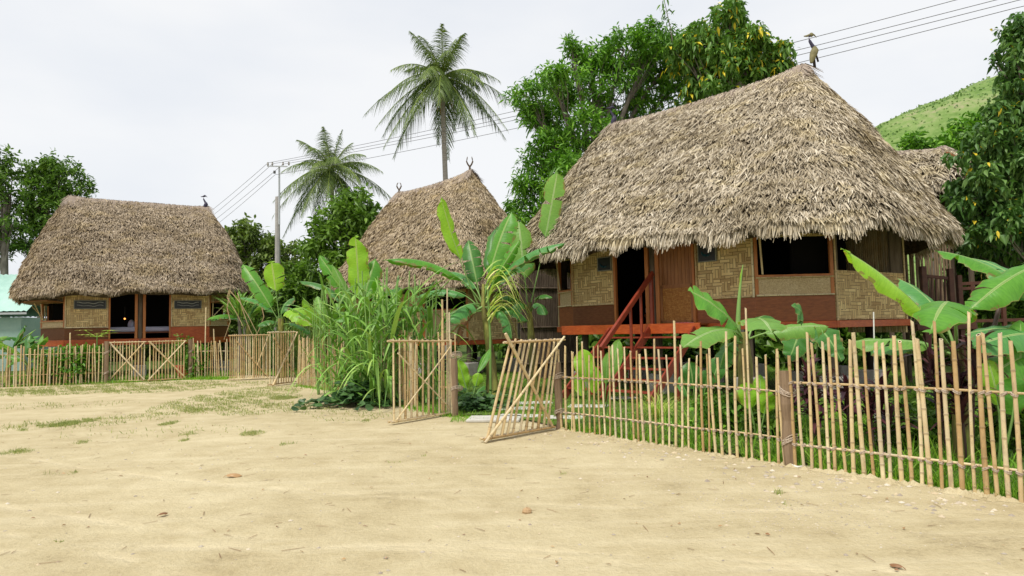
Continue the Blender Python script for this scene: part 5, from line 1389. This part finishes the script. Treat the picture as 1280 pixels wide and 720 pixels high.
# ------------------------------------------------------------------ trees
def make_tree(name, label, cat, base, blobs, trunk_r, trunk_top, mat, nc, n, size, seed, ar=.38, group=None, droop=.25, bark=TRUNKG, up=.3, up_leaf=True, holes=.0, leafparams={}, trunks=1):
    """blobs: (x, y, z, rx, ry, rz) in world coordinates"""
    rg = np.random.default_rng(seed); base = np.array(base, float)
    t = thing(name, label, cat, base, 0, group)
    bl = np.array(blobs, float); bl[:, :3] -= base
    vol = (bl[:, 3] * bl[:, 4] * bl[:, 5]) ** .75; cnt = (nc * vol / vol.sum()).astype(int) + 3
    Cs = []; g = Geo()
    top = np.array(trunk_top) - base
    k = 9; tt = np.linspace(0, 1, k)[:, None]
    tp = tt * top + np.stack([np.sin(tt[:, 0] * 4 + seed) * .12, np.cos(tt[:, 0] * 3 + seed) * .1, 0 * tt[:, 0]], -1) * tt
    g.tube(tp, trunk_r * (1.25 - .6 * tt[:, 0]), 10)
    for b, c in zip(bl, cnt):
        # inner fraction along the trunk where this limb leaves
        f = min(max(.35 + .5 * (b[2] / max(top[2], .1) - .5), .3), .98); s0 = tp[int(f * (k - 1))]
        ctr = b[:3]; mid = (s0 + ctr) / 2 + (0, 0, .12 * np.linalg.norm(ctr - s0)) + rg.normal(size=3) * .12
        T = np.linspace(0, 1, 7)[:, None]; P = (1-T)**2*s0 + 2*(1-T)*T*mid + T**2*ctr
        g.tube(P, np.linspace(trunk_r * .5, .025, 7), 7)
        ntw = int(6 + c / 14)
        dirs = nrm(rg.normal(size=(ntw, 3)) + (0, 0, .25)) * (rg.random((ntw, 1)) ** .35) * b[3:6]
        ends = ctr + dirs
        for e in ends:
            q = P[rg.integers(3, 7)]; g.tube([q, (q + e) / 2 + rg.normal(size=3) * .1, e], [.022, .014, .005], 4, cap=False)
        # clusters gather round twig ends, leaving gaps
        w = rg.integers(0, ntw, c); C = ends[w] + rg.normal(size=(c, 3)) * b[3:6] * .17
        C2 = ctr + nrm(rg.normal(size=(c // 4 + 1, 3))) * b[3:6] * rg.random((c // 4 + 1, 1)) ** .4
        Cs += [C, C2]
    g.build('trunk', bark, t, smooth=True)
    C = np.concatenate(Cs); g = Geo(); leaf_cloud(g, C, n, size, ar, up, rg, droop, **leafparams); g.build('crown', mat, t)
    return t

def blobs_px(lst, dy=0):
    """(px, py, depth, radius px, [ry scale]) -> world blobs"""
    out = []
    for b in lst:
        px, py, Y, r = b[:4]; c = at(px, py, Y); R_ = r / 850 * Y; k = b[4] if len(b) > 4 else .8
        out.append((c[0], c[1], c[2], R_, R_ * 1.1, R_ * k))
    return out
# mango tree behind the main hut
Ym = 25
make_tree('mango_tree', 'broad mango tree with glossy bright leaves left behind the largest hut', 'tree', (at(735, 400, Ym)[0], Ym, 0), blobs_px([
    (655, 118, Ym, 26, .6), (690, 100, Ym - 1, 26, .8), (668, 145, Ym, 22, .6), (690, 150, Ym + 1, 30, .9), (715, 62, Ym, 14, 1.2), (738, 70, Ym, 26, .9), (780, 62, Ym, 34, .8), (820, 50, Ym, 30, .8), (700, 118, Ym + 1, 30, .8), (752, 108, Ym, 36, .9),
    (800, 100, Ym + 1, 38, .9), (848, 66, Ym + 1, 28, 1.2), (700, 185, Ym, 36, .8), (740, 160, Ym - 1, 34, .8), (668, 205, Ym, 26, .8), (715, 220, Ym - 1, 36, .8), (655, 240, Ym, 24, .8), (690, 250, Ym, 34, .8), (740, 245, Ym, 40, .9), (640, 262, Ym + .5, 16, .8), (790, 150, Ym + 1, 34, .9), (850, 105, Ym + 1, 34, .9),
    (665, 285, Ym, 32, .8), (712, 290, Ym, 34, .8)]),
    .28, at(745, 120, Ym), G_MANGO, 2200, 12, .24, 4, ar=.26, droop=.35)
Yt = 23
make_tree('teak_tree', 'tree with large drooping leaves, some yellow, above the main thatched ridge', 'tree', (at(925, 400, Yt)[0], Yt, 0), blobs_px([
    (912, 26, Yt, 24, .8), (880, 48, Yt, 24, .9), (935, 54, Yt, 28, .8), (968, 70, Yt, 20, .7), (900, 80, Yt, 34, .8), (870, 85, Yt + .5, 26, .9), (935, 92, Yt + .5, 30, .8), (916, 8, Yt, 10, 1.2), (855, 60, Yt, 20, .8), (965, 92, Yt + .5, 26, .7), (880, 115, Yt, 30, .6)]),
    .2, at(925, 80, Yt), G_TEAK, 1000, 11, .21, 8, ar=.42, droop=.5, up=-.35, leafparams=dict(yellow=.075))
# thin leafy shoot rising above
t = thing('leafy_shoot', 'thin vertical shoot rising from the mango crown', 'branch', at(838, 50, 24)); o_ = at(838, 50, 24)
g = Geo(); P = np.array([A_(842, 60, 24), A_(838, 35, 24), A_(832, 8, 24), A_(829, -6, 24)]) - o_; g.tube(P, [.025, .02, .012, .006], 5); g.build('twig', TRUNKG, t)
rg = np.random.default_rng(3); C = np.array([P[0] + (P[3] - P[0]) * k for k in rg.random(22)]) + rg.normal(size=(22, 3)) * .09; leaf_cloud(Geo(), C, 3, .2, .3, -.5, rg, .5).build('leaves', G_TEAK, t)
# right-edge tree
Yr = 15.5
make_tree('teak_tree', 'dark drooping leaved tree with yellow leaves at the right frame edge', 'tree', (at(1310, 400, Yr)[0], Yr, 0), blobs_px([
    (1275, 40, Yr, 20, 1), (1268, 75, Yr, 24, .9), (1300, 60, Yr, 40, .9), (1275, 110, Yr, 30, .9), (1262, 145, Yr, 26, .9), (1290, 150, Yr, 40, .9), (1245, 175, Yr, 30, .8), (1225, 205, Yr + .3, 30, .8), (1265, 205, Yr, 36, .8), (1235, 240, Yr, 34, .8),
    (1275, 255, Yr, 36, .8), (1215, 262, Yr + .8, 24, .8), (1250, 285, Yr, 34, .8), (1290, 300, Yr, 34, .8), (1215, 235, Yr + .8, 24, .8), (1230, 310, Yr + 1.2, 30, .7), (1270, 330, Yr + 1.2, 32, .7)]),
    .2, at(1305, 120, Yr), G_TEAKD, 1600, 9, .155, 12, ar=.5, droop=.5, up=-.35, leafparams=dict(yellow=.015))
# mid-green tree between hill and hut
make_tree('bushy_tree', 'bright bushy tree between the hillside and the largest hut roof', 'tree', (at(1160, 400, 28)[0], 28, 0), blobs_px([
    (1145, 182, 28, 16, .8), (1165, 195, 28, 20, .8), (1190, 175, 28, 18, .8), (1200, 200, 28, 24, .8), (1180, 215, 28, 26, .8), (1150, 205, 28, 20, .8), (1205, 165, 28, 14, .8), (1215, 190, 28, 18, .8), (1225, 160, 27, 18, .8), (1235, 180, 27, 22, .8), (1195, 245, 28, 30, .8), (1160, 240, 28, 30, .8), (1230, 215, 27, 24, .8)]),
    .15, at(1175, 230, 28), G_MANGO, 900, 9, .30, 22, ar=.35, up=.2)
# dark thicket right behind the main hut
make_tree('bushy_tree', 'dark thicket tree in the shade right behind the largest hut', 'tree', (at(1235, 420, 19.5)[0], 19.5, 0), blobs_px([
    (1215, 300, 19.5, 36, .8), (1250, 300, 19, 36, .8), (1225, 335, 19.5, 36, .8), (1265, 340, 19, 36, .8), (1215, 270, 20, 26, .8), (1290, 320, 19, 40, .8), (1210, 370, 20, 30, .8), (1245, 380, 19, 30, .8), (1285, 385, 19, 30, .8)]),
    .15, at(1240, 330, 19.5), G_DARK, 700, 9, .26, 23, ar=.4)
# palms
def palm(label, base, top, trunk_r, nf, L, seed, fronds_el=None, nuts=9):
    rg = np.random.default_rng(seed); base = np.array(base, float); top = np.array(top, float)
    t = thing('coconut_palm', label, 'palm tree', base, 0, 'coconut palms')
    tp = top - base; k = 14; s = np.linspace(0, 1, k)[:, None]
    P = tp * s + np.stack([np.sin(s[:, 0] * 3.0) * .35 * (1 - s[:, 0]), 0 * s[:, 0], 0 * s[:, 0]], -1)
    g = Geo(); rr = trunk_r * (1.3 - .45 * s[:, 0]) ; rr[0] *= 1.4; g.tube(P, rr, 10); g.build('trunk', PALMBARK, t, smooth=True)
    for i in range(nf):
        az = i * 2.39996 + rg.normal() * .15; q = (i + .5) / nf
        el = (1.38 - 1.95 * q ** .8) + rg.normal() * .08          # from upright to hanging
        l = L * (.85 + .25 * rg.random()) * (.82 + .18 * math.sin(min(q * 3, 1.57)))
        d = np.array((math.cos(az) * math.cos(el), math.sin(az) * math.cos(el), math.sin(el)))
        m = 22; T = np.linspace(0, 1, m)[:, None]
        sag = (.06 + .55 * max(0, math.cos(el)) ** 1.2) * l
        C = tp + d * l * T + np.array((0, 0, -1)) * sag * T ** 2.1
        if el < -.2: C[:, 2] -= 0
        Tn = nrm(np.gradient(C, axis=0)); S = nrm(np.cross(Tn, (0, 0, 1.0)) + 1e-6); U = np.cross(S, Tn)
        g = Geo(); g.tube(C, np.linspace(.045, .008, m), 5, rnd=.9)
        nl = 74; tt = .10 + .90 * np.linspace(0, 1, nl); idx = tt * (m - 1); i0 = np.clip(idx.astype(int), 0, m - 2); f = (idx - i0)[:, None]
        Bp = C[i0] * (1 - f) + C[i0 + 1] * f; Tt = Tn[i0]; Ss = S[i0]; Uu = U[i0]
        fl = .50 * l * .40 * (np.sin(np.clip(tt * 1.05 + .06, 0, 1) * math.pi) ** .6 * .9 + .25)
        for sg in (-1, 1):
            D = Ss * sg * .8 + Tt * .75 + Uu * .12 + rg.normal(size=(nl, 3)) * .10 + np.array((0, 0, -.35))
            g.ribbons(Bp, D, Uu + rg.normal(size=(nl, 3)) * .3, fl * (.8 + .35 * rg.random(nl)), .034 * L / 4, .45 + .4 * rg.random(nl), [.7, 1, .6, .1], rnd=np.clip(rg.random(nl) * .5 + (.25 if q < .6 else .1), 0, 1))
        g.build('frond', G_PALM, t)
    nutm = bpy.data.materials.get('coconut_husk') or NT('coconut_husk').out((.38, .40, .10), .5, .3)
    for i in range(nuts):
        a = rg.random() * 6.28; g = Geo(); c = tp + np.array((math.cos(a) * .28, math.sin(a) * .28, -.25 - .3 * rg.random())); g.ball(c, (.13, .13, .16), 8, 6); g.build('coconut', nutm, t, smooth=True)
    if True:
        g = Geo(); m = 14; az = rg.random(m) * 6.28
        g.ribbons(np.tile(tp, (m, 1)) + np.stack([np.cos(az) * .25, np.sin(az) * .25, 0 * az - .2], -1), np.stack([np.cos(az) * .25, np.sin(az) * .25, -np.ones(m)], -1), np.stack([np.cos(az), np.sin(az), 0 * az], -1), 1.6 + rg.random(m), .12, 0, [.4, 1, .8, .5, .2])
        g.build('dead_leaf', DEADLEAF, t)
    return t
Yp = 42
palm('tall coconut palm rising behind the hut with horn finials', (at(556, 400, Yp)[0], Yp, 0), at(553, 97, Yp), .16, 34, 4.6, 5)
Yp = 50
palm('shorter coconut palm behind the round bush and utility pole', (at(420, 400, Yp)[0], Yp, 0), at(414, 212, Yp), .16, 32, 4.4, 9)
# bush under the shorter palm
make_tree('bushy_tree', 'round glossy bush tree under the shorter coconut palm', 'tree', (at(437, 430, 34)[0], 34, 0), blobs_px([
    (440, 255, 34, 26, .8), (420, 275, 34, 26, .8), (455, 270, 34, 26, .9), (408, 300, 34, 24, .8), (440, 300, 34, 32, .9), (465, 295, 34, 22, .9), (425, 325, 34, 32, .8), (398, 325, 34, 20, .8), (455, 330, 34, 30, .8), (440, 355, 34, 34, .7)]),
    .16, at(437, 300, 34), G_BUSH, 900, 9, .30, 31, ar=.42)
make_tree('bushy_tree', 'loose olive tree between the far left hut and the utility pole', 'tree', (at(306, 430, 40)[0], 40, 0), blobs_px([
    (305, 290, 40, 18, .7), (288, 300, 40, 16, .8), (322, 298, 40, 20, .7), (340, 308, 40, 16, .7), (300, 318, 40, 26, .8), (330, 330, 40, 26, .8), (362, 318, 40, 18, .7), (290, 345, 40, 26, .8), (355, 345, 40, 26, .8), (320, 360, 40, 30, .8), (278, 322, 40, 16, .8), (375, 340, 40, 20, .8)]),
    .14, at(310, 320, 40), G_OLIVE, 900, 8, .32, 33, ar=.4)
make_tree('bushy_tree', 'dark low tree behind the fence right of the pole', 'tree', (at(385, 430, 36)[0], 36, 0), blobs_px([
    (375, 345, 36, 24, .8), (398, 352, 36, 26, .8), (375, 372, 36, 28, .8), (410, 375, 36, 28, .8), (350, 375, 36, 28, .8), (330, 390, 36, 28, .7), (392, 312, 37, 16, .8)]),
    
    .14, at(385, 350, 36), G_BUSH, 700, 8, .30, 34, ar=.4)
# left background trees
make_tree('spreading_tree', 'dark tree with two thin trunks at the left frame edge', 'tree', (at(10, 420, 40)[0], 40, 0), blobs_px([
    (0, 200, 40, 20, .8), (-12, 225, 40, 30, .9), (15, 225, 40, 22, .8), (5, 250, 40, 28, .8), (-15, 280, 40, 30, .8), (15, 280, 40, 24, .8), (0, 310, 40, 20, .6), (-40, 230, 40, 40, .9), (-50, 290, 40, 40, .9)]),
    .22, at(4, 240, 40), G_DARK, 800, 9, .27, 41, ar=.38)
make_tree('spreading_tree', 'dark round crowned tree behind the left end of the far left hut', 'tree', (at(50, 420, 41)[0], 41, 0), blobs_px([
    (45, 218, 41, 20, .8), (66, 207, 41, 20, .8), (84, 220, 41, 20, .8), (55, 240, 41, 30, .8), (85, 245, 41, 26, .8), (103, 232, 41, 11, .8), (40, 262, 41, 24, .8), (70, 268, 41, 28, .8), (45, 290, 41, 26, .8), (60, 315, 41, 24, .7), (30, 310, 41, 16, .7), (95, 262, 41, 22, .8)]),
    .18, at(55, 250, 41), G_DARK, 1000, 9, .26, 42, ar=.38)
for k, (px, Y) in enumerate(((18, 42), (34, 43))):
    pass
# distant green mass closing the gaps
def thicket(name, label, x0, x1, Y, h, n, mat, seed, dep=2.5):
    rg = np.random.default_rng(seed); C = np.stack([x0 + (x1 - x0) * rg.random(n), Y + rg.normal(size=n) * dep * .5, rg.random(n) ** .8], -1)
    hh = h * (.75 + .3 * np.sin(C[:, 0] * .7 + seed) * np.cos(C[:, 0] * .31)); C[:, 2] = C[:, 2] * hh
    g = leaf_cloud(Geo(), C, 7, .5, .42, .3, rg); tag(g.build(name, mat), label, kind='stuff')
thicket('undergrowth', 'dark undergrowth behind the huts and fences', -27, -4, 46, 4.6, 3000, G_OLIVE, 1)
thicket('undergrowth', 'dark green undergrowth behind the largest hut', -2, 30, 36, 5.0, 3400, G_DARK, 2)
thicket('undergrowth', 'dim undergrowth behind the stilts', 1, 17, 24, 1.8, 1500, G_DARK, 3, 1.0)
thicket('undergrowth', 'dim undergrowth beyond the far left yard', -50, -20, 48, 3.0, 1500, G_DARK, 5, 1.5)

# ------------------------------------------------------------------ utility pole and wires
Yu = 38
pb = at(347, 470, Yu); pb[2] = 0; ptop = at(349, 209, Yu)
t = thing('utility_pole', 'concrete utility pole with a thin steel extension and crossarm', 'utility pole', pb); H = ptop[2]
Hc = at(347, 246, Yu)[2]
g = Geo(); g.tube([(0, 0, 0), (0, 0, Hc)], [.19, .13], 8); g.build('concrete_shaft', CONCP, t)
g = Geo(); g.tube([(.13, -.1, Hc - 1.6), (.13, -.1, H)], .055, 8); g.build('steel_extension', METAL, t)
g = Geo(); g.beam((-.55, -.1, H + .05), (.62, -.2, H - .02), .05, .06); ca = g.build('crossarm', METAL, t)
for x in (-.5, -.25, .35, .68):
    g = Geo(); g.tube([(x, -.12, H + .06), (x, -.12, H + .14), (x, -.12, H + .2), (x, -.12, H + .26)], [.03, .06, .04, .05], 8); g.build('insulator', CONC, ca)
g = Geo(); g.tube([(-.1, -.2, H - .4), (-.1, -.2, H - .25)], .07, 8); g.build('insulator_spool', CABLE, t)
g = Geo(); g.box((.05, -.2, at(347, 336, Yu)[2]), (.35, .2, .35)); g.box((0, -.2, at(347, 372, Yu)[2]), (.22, .15, .55)); g.build('meter_box', CONC, t)
wires = [(-.5, .25), (-.25, .22), (.35, .22), (-.1, -.35)]
g0 = np.array(pb)
ends_r = [(16.6, 19.5, 11.8), (16.2, 19.8, 11.45), (15.9, 20.0, 11.25), (15.5, 20.2, 11.0)]
for k, ((dx, dz), er) in enumerate(zip(wires, ends_r)):
    a = g0 + (dx, -.12, H + dz - .02 - .03 * k)
    for side, e in (('to the right over the thatched roofs', np.array(er)), ('down to the left behind the far left hut', np.array((-22.5 + .3 * k, 50, 10.6 - .22 * k)))):
        sgm = np.linspace(0, 1, 40)[:, None]; P = a + (e - a) * sgm; P[:, 2] -= (.35 if e[0] > 0 else .05) * 4 * sgm[:, 0] * (1 - sgm[:, 0])
        if e[0] > 0:
            P2 = e + (e - a) * .35 * sgm[1:]; P = np.vstack([P, P2 + (0, 0, 0)])
        w = Geo(); w.tube(P, .011, 5)
        tag(w.build('overhead_wire', CABLE), ('topmost', 'second', 'third', 'lowest')[k] + ' overhead wire running ' + side, 'wire', 'overhead wires')

# ------------------------------------------------------------------ stepping stones, hose, pebbles, litter, grass
for px, py, w, d, lab in ((618, 522, .95, .38, 'largest pale stepping stone in the open gateway'), (640, 510, .9, .26, 'stepping stone behind the leaning gate leaf'), (664, 503, .9, .24, 'third stepping stone towards the stairs'),
                          (706, 521, .7, .22, 'pale stepping stone behind the near fence post'), (735, 507, .8, .24, 'stepping stone below the yellow green taro'), (775, 497, .8, .24, 'stepping stone at the foot of the stairs'), (650, 519, .8, .2, 'narrow stepping stone beside the gate rail')):
    c = ground(px, py, .05); g = Geo(); g.box((0, 0, 0), (w * .95, d * 1.5, .05)); o = g.build('stepping_stone', PALE_STONE, bevel=.012); o.location = [float(v) for v in c]; o.location[2] = .03; o.rotation_euler[2] = random.uniform(-.3, .1)
    tag(o, lab, 'stepping stone', 'stepping stones')
p = [ground(989, 556, .0) + (0, -.10, .18), ground(984, 573) + (0, 0, .02), ground(988, 583) + (0, -.04, .02), ground(996, 585) + (0, -.03, .015), ground(1008, 584) + (0, .03, .01)]
T = np.linspace(0, 4, 30); P = np.stack([np.interp(T, range(5), [q[i] for q in p]) for i in range(3)], -1)
for _ in range(3): P[1:-1] = (P[:-2] + P[1:-1] * 2 + P[2:]) / 4
g = Geo(); g.tube(P, .010, 6); tag(g.build('hose', HOSE, smooth=True), 'white hose end curling round the thick fence post foot', 'hose')
# pale wire stick rising over the fence at 1092
g = Geo(); q = ground(1094, 560); g.tube([q, A_(1093, 440, q[1]), A_(1092, 390, q[1])], .008, 5); tag(g.build('thin_rod', HOSE), 'thin pale rod standing behind the right fence', 'rod')

def pebbles(name, label, n, region, smin, smax, seed, mat=PEB):
    rg = np.random.default_rng(seed); x, y = region(n, rg); n = len(x)
    s = smin + (smax - smin) * rg.random(n) ** 4
    base = np.array([(0, 0, .55), (1, 0, 0), (.3, .95, 0), (-.8, .6, 0), (-.8, -.6, 0), (.3, -.95, 0)])
    V = base[None] * s[:, None, None] * (1 + rg.normal(size=(n, 6, 3)) * .18)
    a = rg.random(n) * 6.28; c, s_ = np.cos(a)[:, None], np.sin(a)[:, None]
    V = np.stack([V[..., 0] * c - V[..., 1] * s_ + x[:, None], V[..., 0] * s_ + V[..., 1] * c + y[:, None], V[..., 2] + ground_z(x, y)[:, None] + .001], -1)
    F = np.array([(0, 1, 2), (0, 2, 3), (0, 3, 4), (0, 4, 5), (0, 5, 1)])[None] + (np.arange(n) * 6)[:, None, None]
    g = Geo().add(V.reshape(-1, 3), F.reshape(-1, 3), rnd=np.repeat(rg.random(n), 6)); return tag(g.build(name, mat), label, kind='stuff')
def reg_all(n, rg):
    x = rg.uniform(-9, 6, n); y = 2.0 + 14 * rg.random(n) ** 1.4; k = ~pip(x, y, LAWN); return x[k], y[k]
def reg_fence(n, rg):
    P = np.array(FR)[:, :2]; i = rg.integers(0, 4, n); t_ = rg.random((n, 1)); q = P[i] * (1 - t_) + P[i + 1] * t_
    q = q + np.stack([-np.abs(rg.normal(size=n)) * .55, -np.abs(rg.normal(size=n)) * .35], -1); k = ~pip(q[:, 0], q[:, 1], LAWN); return q[k, 0], q[k, 1]
def reg_patch(n, rg):
    c = ground(985, 640); c2 = ground(860, 600); x = np.concatenate([c[0] + rg.normal(size=n) * .5, c2[0] + rg.normal(size=n // 2) * .8]); y = np.concatenate([c[1] + rg.normal(size=n) * .45, c2[1] + rg.normal(size=n // 2) * .7]); k = ~pip(x, y, LAWN) & (y > 1.5); return x[k], y[k]
pebbles('gravel', 'small pebbles scattered over the sandy yard', 3600, reg_all, .003, .022, 1)
pebbles('gravel', 'broken stones and grit along the foot of the near fence', 700, reg_fence, .004, .035, 2)
pebbles('gravel', 'grey pebble patch on the sand at right', 1300, reg_patch, .003, .010, 3)
def reg_edge(n, rg):
    P = np.array(FR)[:, :2]; i = rg.integers(0, 4, n); t_ = rg.random((n, 1)); q = P[i] * (1 - t_) + P[i + 1] * t_; q = q + rg.normal(size=(n, 2)) * .05 - (.03, .03); return q[:, 0], q[:, 1]
pebbles('sand_clods', 'crumbling sand clods along the foot of the near fence', 520, reg_edge, .012, .075, 4, SAND)
# litter: dry leaves and twigs
rg = np.random.default_rng(77); n = 420; x = rg.uniform(-10, 5, n); y = 2.2 + 16 * rg.random(n) ** 1.2; k = ~pip(x, y, LAWN); x, y = x[k], y[k]; n = len(x)
a = rg.random(n) * 6.28; g = Geo()
g.ribbons(np.stack([x, y, ground_z(x, y) + .008], -1), np.stack([np.cos(a), np.sin(a), rg.random(n) * .3], -1), np.stack([rg.normal(size=n) * .3, rg.normal(size=n) * .3, np.ones(n)], -1), .018 + .035 * rg.random(n), .008 + .014 * rg.random(n), .2, [.2, .9, 1, .6, .05], fold=.5)
n2 = 260; x = rg.uniform(-8, 5, n2); y = 2.2 + 9 * rg.random(n2); a = rg.random(n2) * 6.28
g.ribbons(np.stack([x, y, ground_z(x, y) + .006], -1), np.stack([np.cos(a), np.sin(a), 0 * a], -1), (0, 0, 1), .05 + .12 * rg.random(n2), .005, 0, [1, 1, .6], rnd=rg.random(n2) * .5, fold=.8)
tag(g.build('leaf_litter', DEADLEAF), 'dry leaf scraps and twigs on the sand', kind='stuff')
def dry_leaf(label, px, py, s, rz):
    c = ground(px, py); g = Geo(); P0 = np.array((-s, 0, .01)); leaf_blade(g, P0, (s, 0, .015), s * 1.1, arch=.22, fold=.7, prof='leaf', stalk=.1, sr=.003, nseg=12)
    o = g.build('fallen_leaf', [DEADLEAF, DEADLEAF], smooth=True); o.location = [float(v) for v in c]; o.rotation_euler[2] = rz; tag(o, label, 'fallen leaf', 'fallen leaves')
dry_leaf('curled brown leaf lying alone on the sand left of centre', 291, 597, .10, .2)
dry_leaf('small dark brown leaf near the bottom left of the yard', 203, 645, .05, 1.0)
dry_leaf('brown leaf near the bottom right corner of the yard', 1122, 711, .05, 2.2)
c = ground(659, 642); g = Geo(); rg = np.random.default_rng(2); g.ball((0, 0, .018), (.042, .036, .034), 9, 6)
o = g.build('stone', woodmat('tan_stone', (.42, .27, .14), (.60, .43, .26), .9, .1, 20)); o.location = [float(v) for v in c]; tag(o, 'lone tan stone on the sand near the bottom centre', 'stone')
for v in o.data.vertices: v.co *= 1 + rg.normal() * .08
c = ground(968, 632 + 6); 

# grass on the sand
x, y = scatter_blobs([(60, 489, 130, 5, 1.6), (200, 487, 60, 4, 1), (295, 497, 60, 13, 1.5), (330, 510, 50, 8, 1.1), (250, 512, 40, 7, .9), (170, 480, 90, 3, 1.0), (270, 481, 60, 4, .9),
                      (95, 530, 60, 7, .7), (30, 533, 50, 6, .6), (165, 523, 50, 6, .5), (400, 512, 40, 6, .6), (440, 520, 50, 6, .5), (60, 507, 100, 4, .25), (200, 540, 120, 8, .10)], 560)
grass('yard_grass', x, y, .02, .10, .010, G_DRY, 'patchy yellow green grass on the far side of the sandy yard', .9)
x, y = scatter_blobs([(68, 593, 22, 3, 2.6), (20, 565, 22, 4, 1.6), (95, 528, 16, 5, 4), (48, 535, 14, 4, 3), (240, 541, 12, 3, 2), (315, 542, 14, 3, 2), (360, 556, 11, 2, 2.6), (210, 530, 8, 3, 3), (457, 526, 6, 2, 3), (494, 578, 8, 1.5, 2), (106, 552, 10, 3, 2),
                      (973, 616, 10, 3.5, 2.6), (985, 632, 8, 3, 1), (75, 676, 6, 1.5, 1.5), (700, 592, 9, 1.5, 1.5), (90, 592, 5, 2, 5), (230, 551, 5, 2, 2), (355, 497, 20, 3, 2), (530, 570, 3, 1, 2)], 2300)
grass('grass_tuft', x, y, .02, .07, .006, G_DRY, 'little scattered grass tufts on the open sand', 1.2)
# fringe along the fences
P = np.array(FR)[:, :2]; rg = np.random.default_rng(6); n = 9000; i = rg.integers(0, 5, n); t_ = rg.random((n, 1)); q = P[i] * (1 - t_) + P[i + 1] * t_; q = q + np.abs(rg.normal(size=(n, 2))) * .09
m_ = smooth_noise(q[:, 0], q[:, 1], 3, 1) + rg.random(n) * .8 + (q[:, 0] > 3.5) * .4 - (q[:, 0] < 3.2) * (q[:, 0] > 1.2) * .35 > .15
grass('fence_grass', q[m_, 0], q[m_, 1], .03, .20, .009, G_GRASS, 'grass fringe at the foot of the near bamboo fence', .8)
P = np.array(FM + [ground(560, 522)])[:4, :2]; n = 5000; i = rg.integers(0, 3, n); t_ = rg.random((n, 1)); q = P[i] * (1 - t_) + P[i + 1] * t_; q = q + rg.normal(size=(n, 2)) * .12
grass('fence_grass', q[:, 0], q[:, 1], .03, .16, .010, G_GRASS, 'grass fringe at the foot of the dense bamboo fence', .8)
q = np.stack([rg.uniform(-1.1, .6, 5000), rg.uniform(11.6, 14.5, 5000)], -1)
grass('gateway_grass', q[:, 0], q[:, 1], .03, .12, .010, G_GRASS, 'short green grass in the open gateway', .8)
P = np.array([ground(-60, 486), ground(133, 479), ground(238, 474), ground(290, 474)])[:, :2]; n = 7000; i = rg.integers(0, 3, n); t_ = rg.random((n, 1)); q = P[i] * (1 - t_) + P[i + 1] * t_; q = q + rg.normal(size=(n, 2)) * .15
grass('fence_grass', q[:, 0], q[:, 1], .04, .20, .014, G_GRASS, 'grass fringe at the foot of the far left fence', .8)
# lawn
n = 120000; x = rg.uniform(-6.5, 12, n); y = 5 + 19 * rg.random(n) ** 1.5
k = pip(x, y, LAWN); x, y = x[k], y[k]
th_ = -mh.rotation_euler[2]; lx = (x - 4.83) * math.cos(th_) - (y - 17.1) * math.sin(th_); ly = (x - 4.83) * math.sin(th_) + (y - 17.1) * math.cos(th_)
under = (np.abs(lx) < 3.2) & (ly > -1.9) & (ly < 2.4)
k = (~under | (rg.random(len(x)) < .12)) & (smooth_noise(x, y, 1.6, 3) > -.75 + rg.random(len(x)) * .4)
x, y = x[k], y[k]
grass('lawn_grass', x, y, .04, .16, .010, G_GRASS, 'green lawn grass inside the fenced compound', 1.3, z0=.03)
n = 5000; x = rg.uniform(2.2, 5.6, n); y = rg.uniform(6.5, 11, n); k = pip(x, y, LAWN) & (smooth_noise(x, y, 2.3, 8) > .1); grass('tall_grass', x[k], y[k], .15, .45, .014, G_GRASS, 'taller grass and weeds behind the right fence', 1.1, z0=.03)
n = 16000; x = rg.uniform(-30, -7, n); y = rg.uniform(23, 30, n); yard = [(-34, 25), (-18, 24), (-10.2, 26.6), (-7.6, 24.2), (-6.6, 22.7), (-6.6, 30.3), (-30, 30.3)]; k = pip(x, y, yard)
grass('yard_back_grass', x[k], y[k], .05, .22, .02, G_GRASS, 'grass behind the far left fence', .8, z0=.03)
print('all done', len(bpy.data.objects))
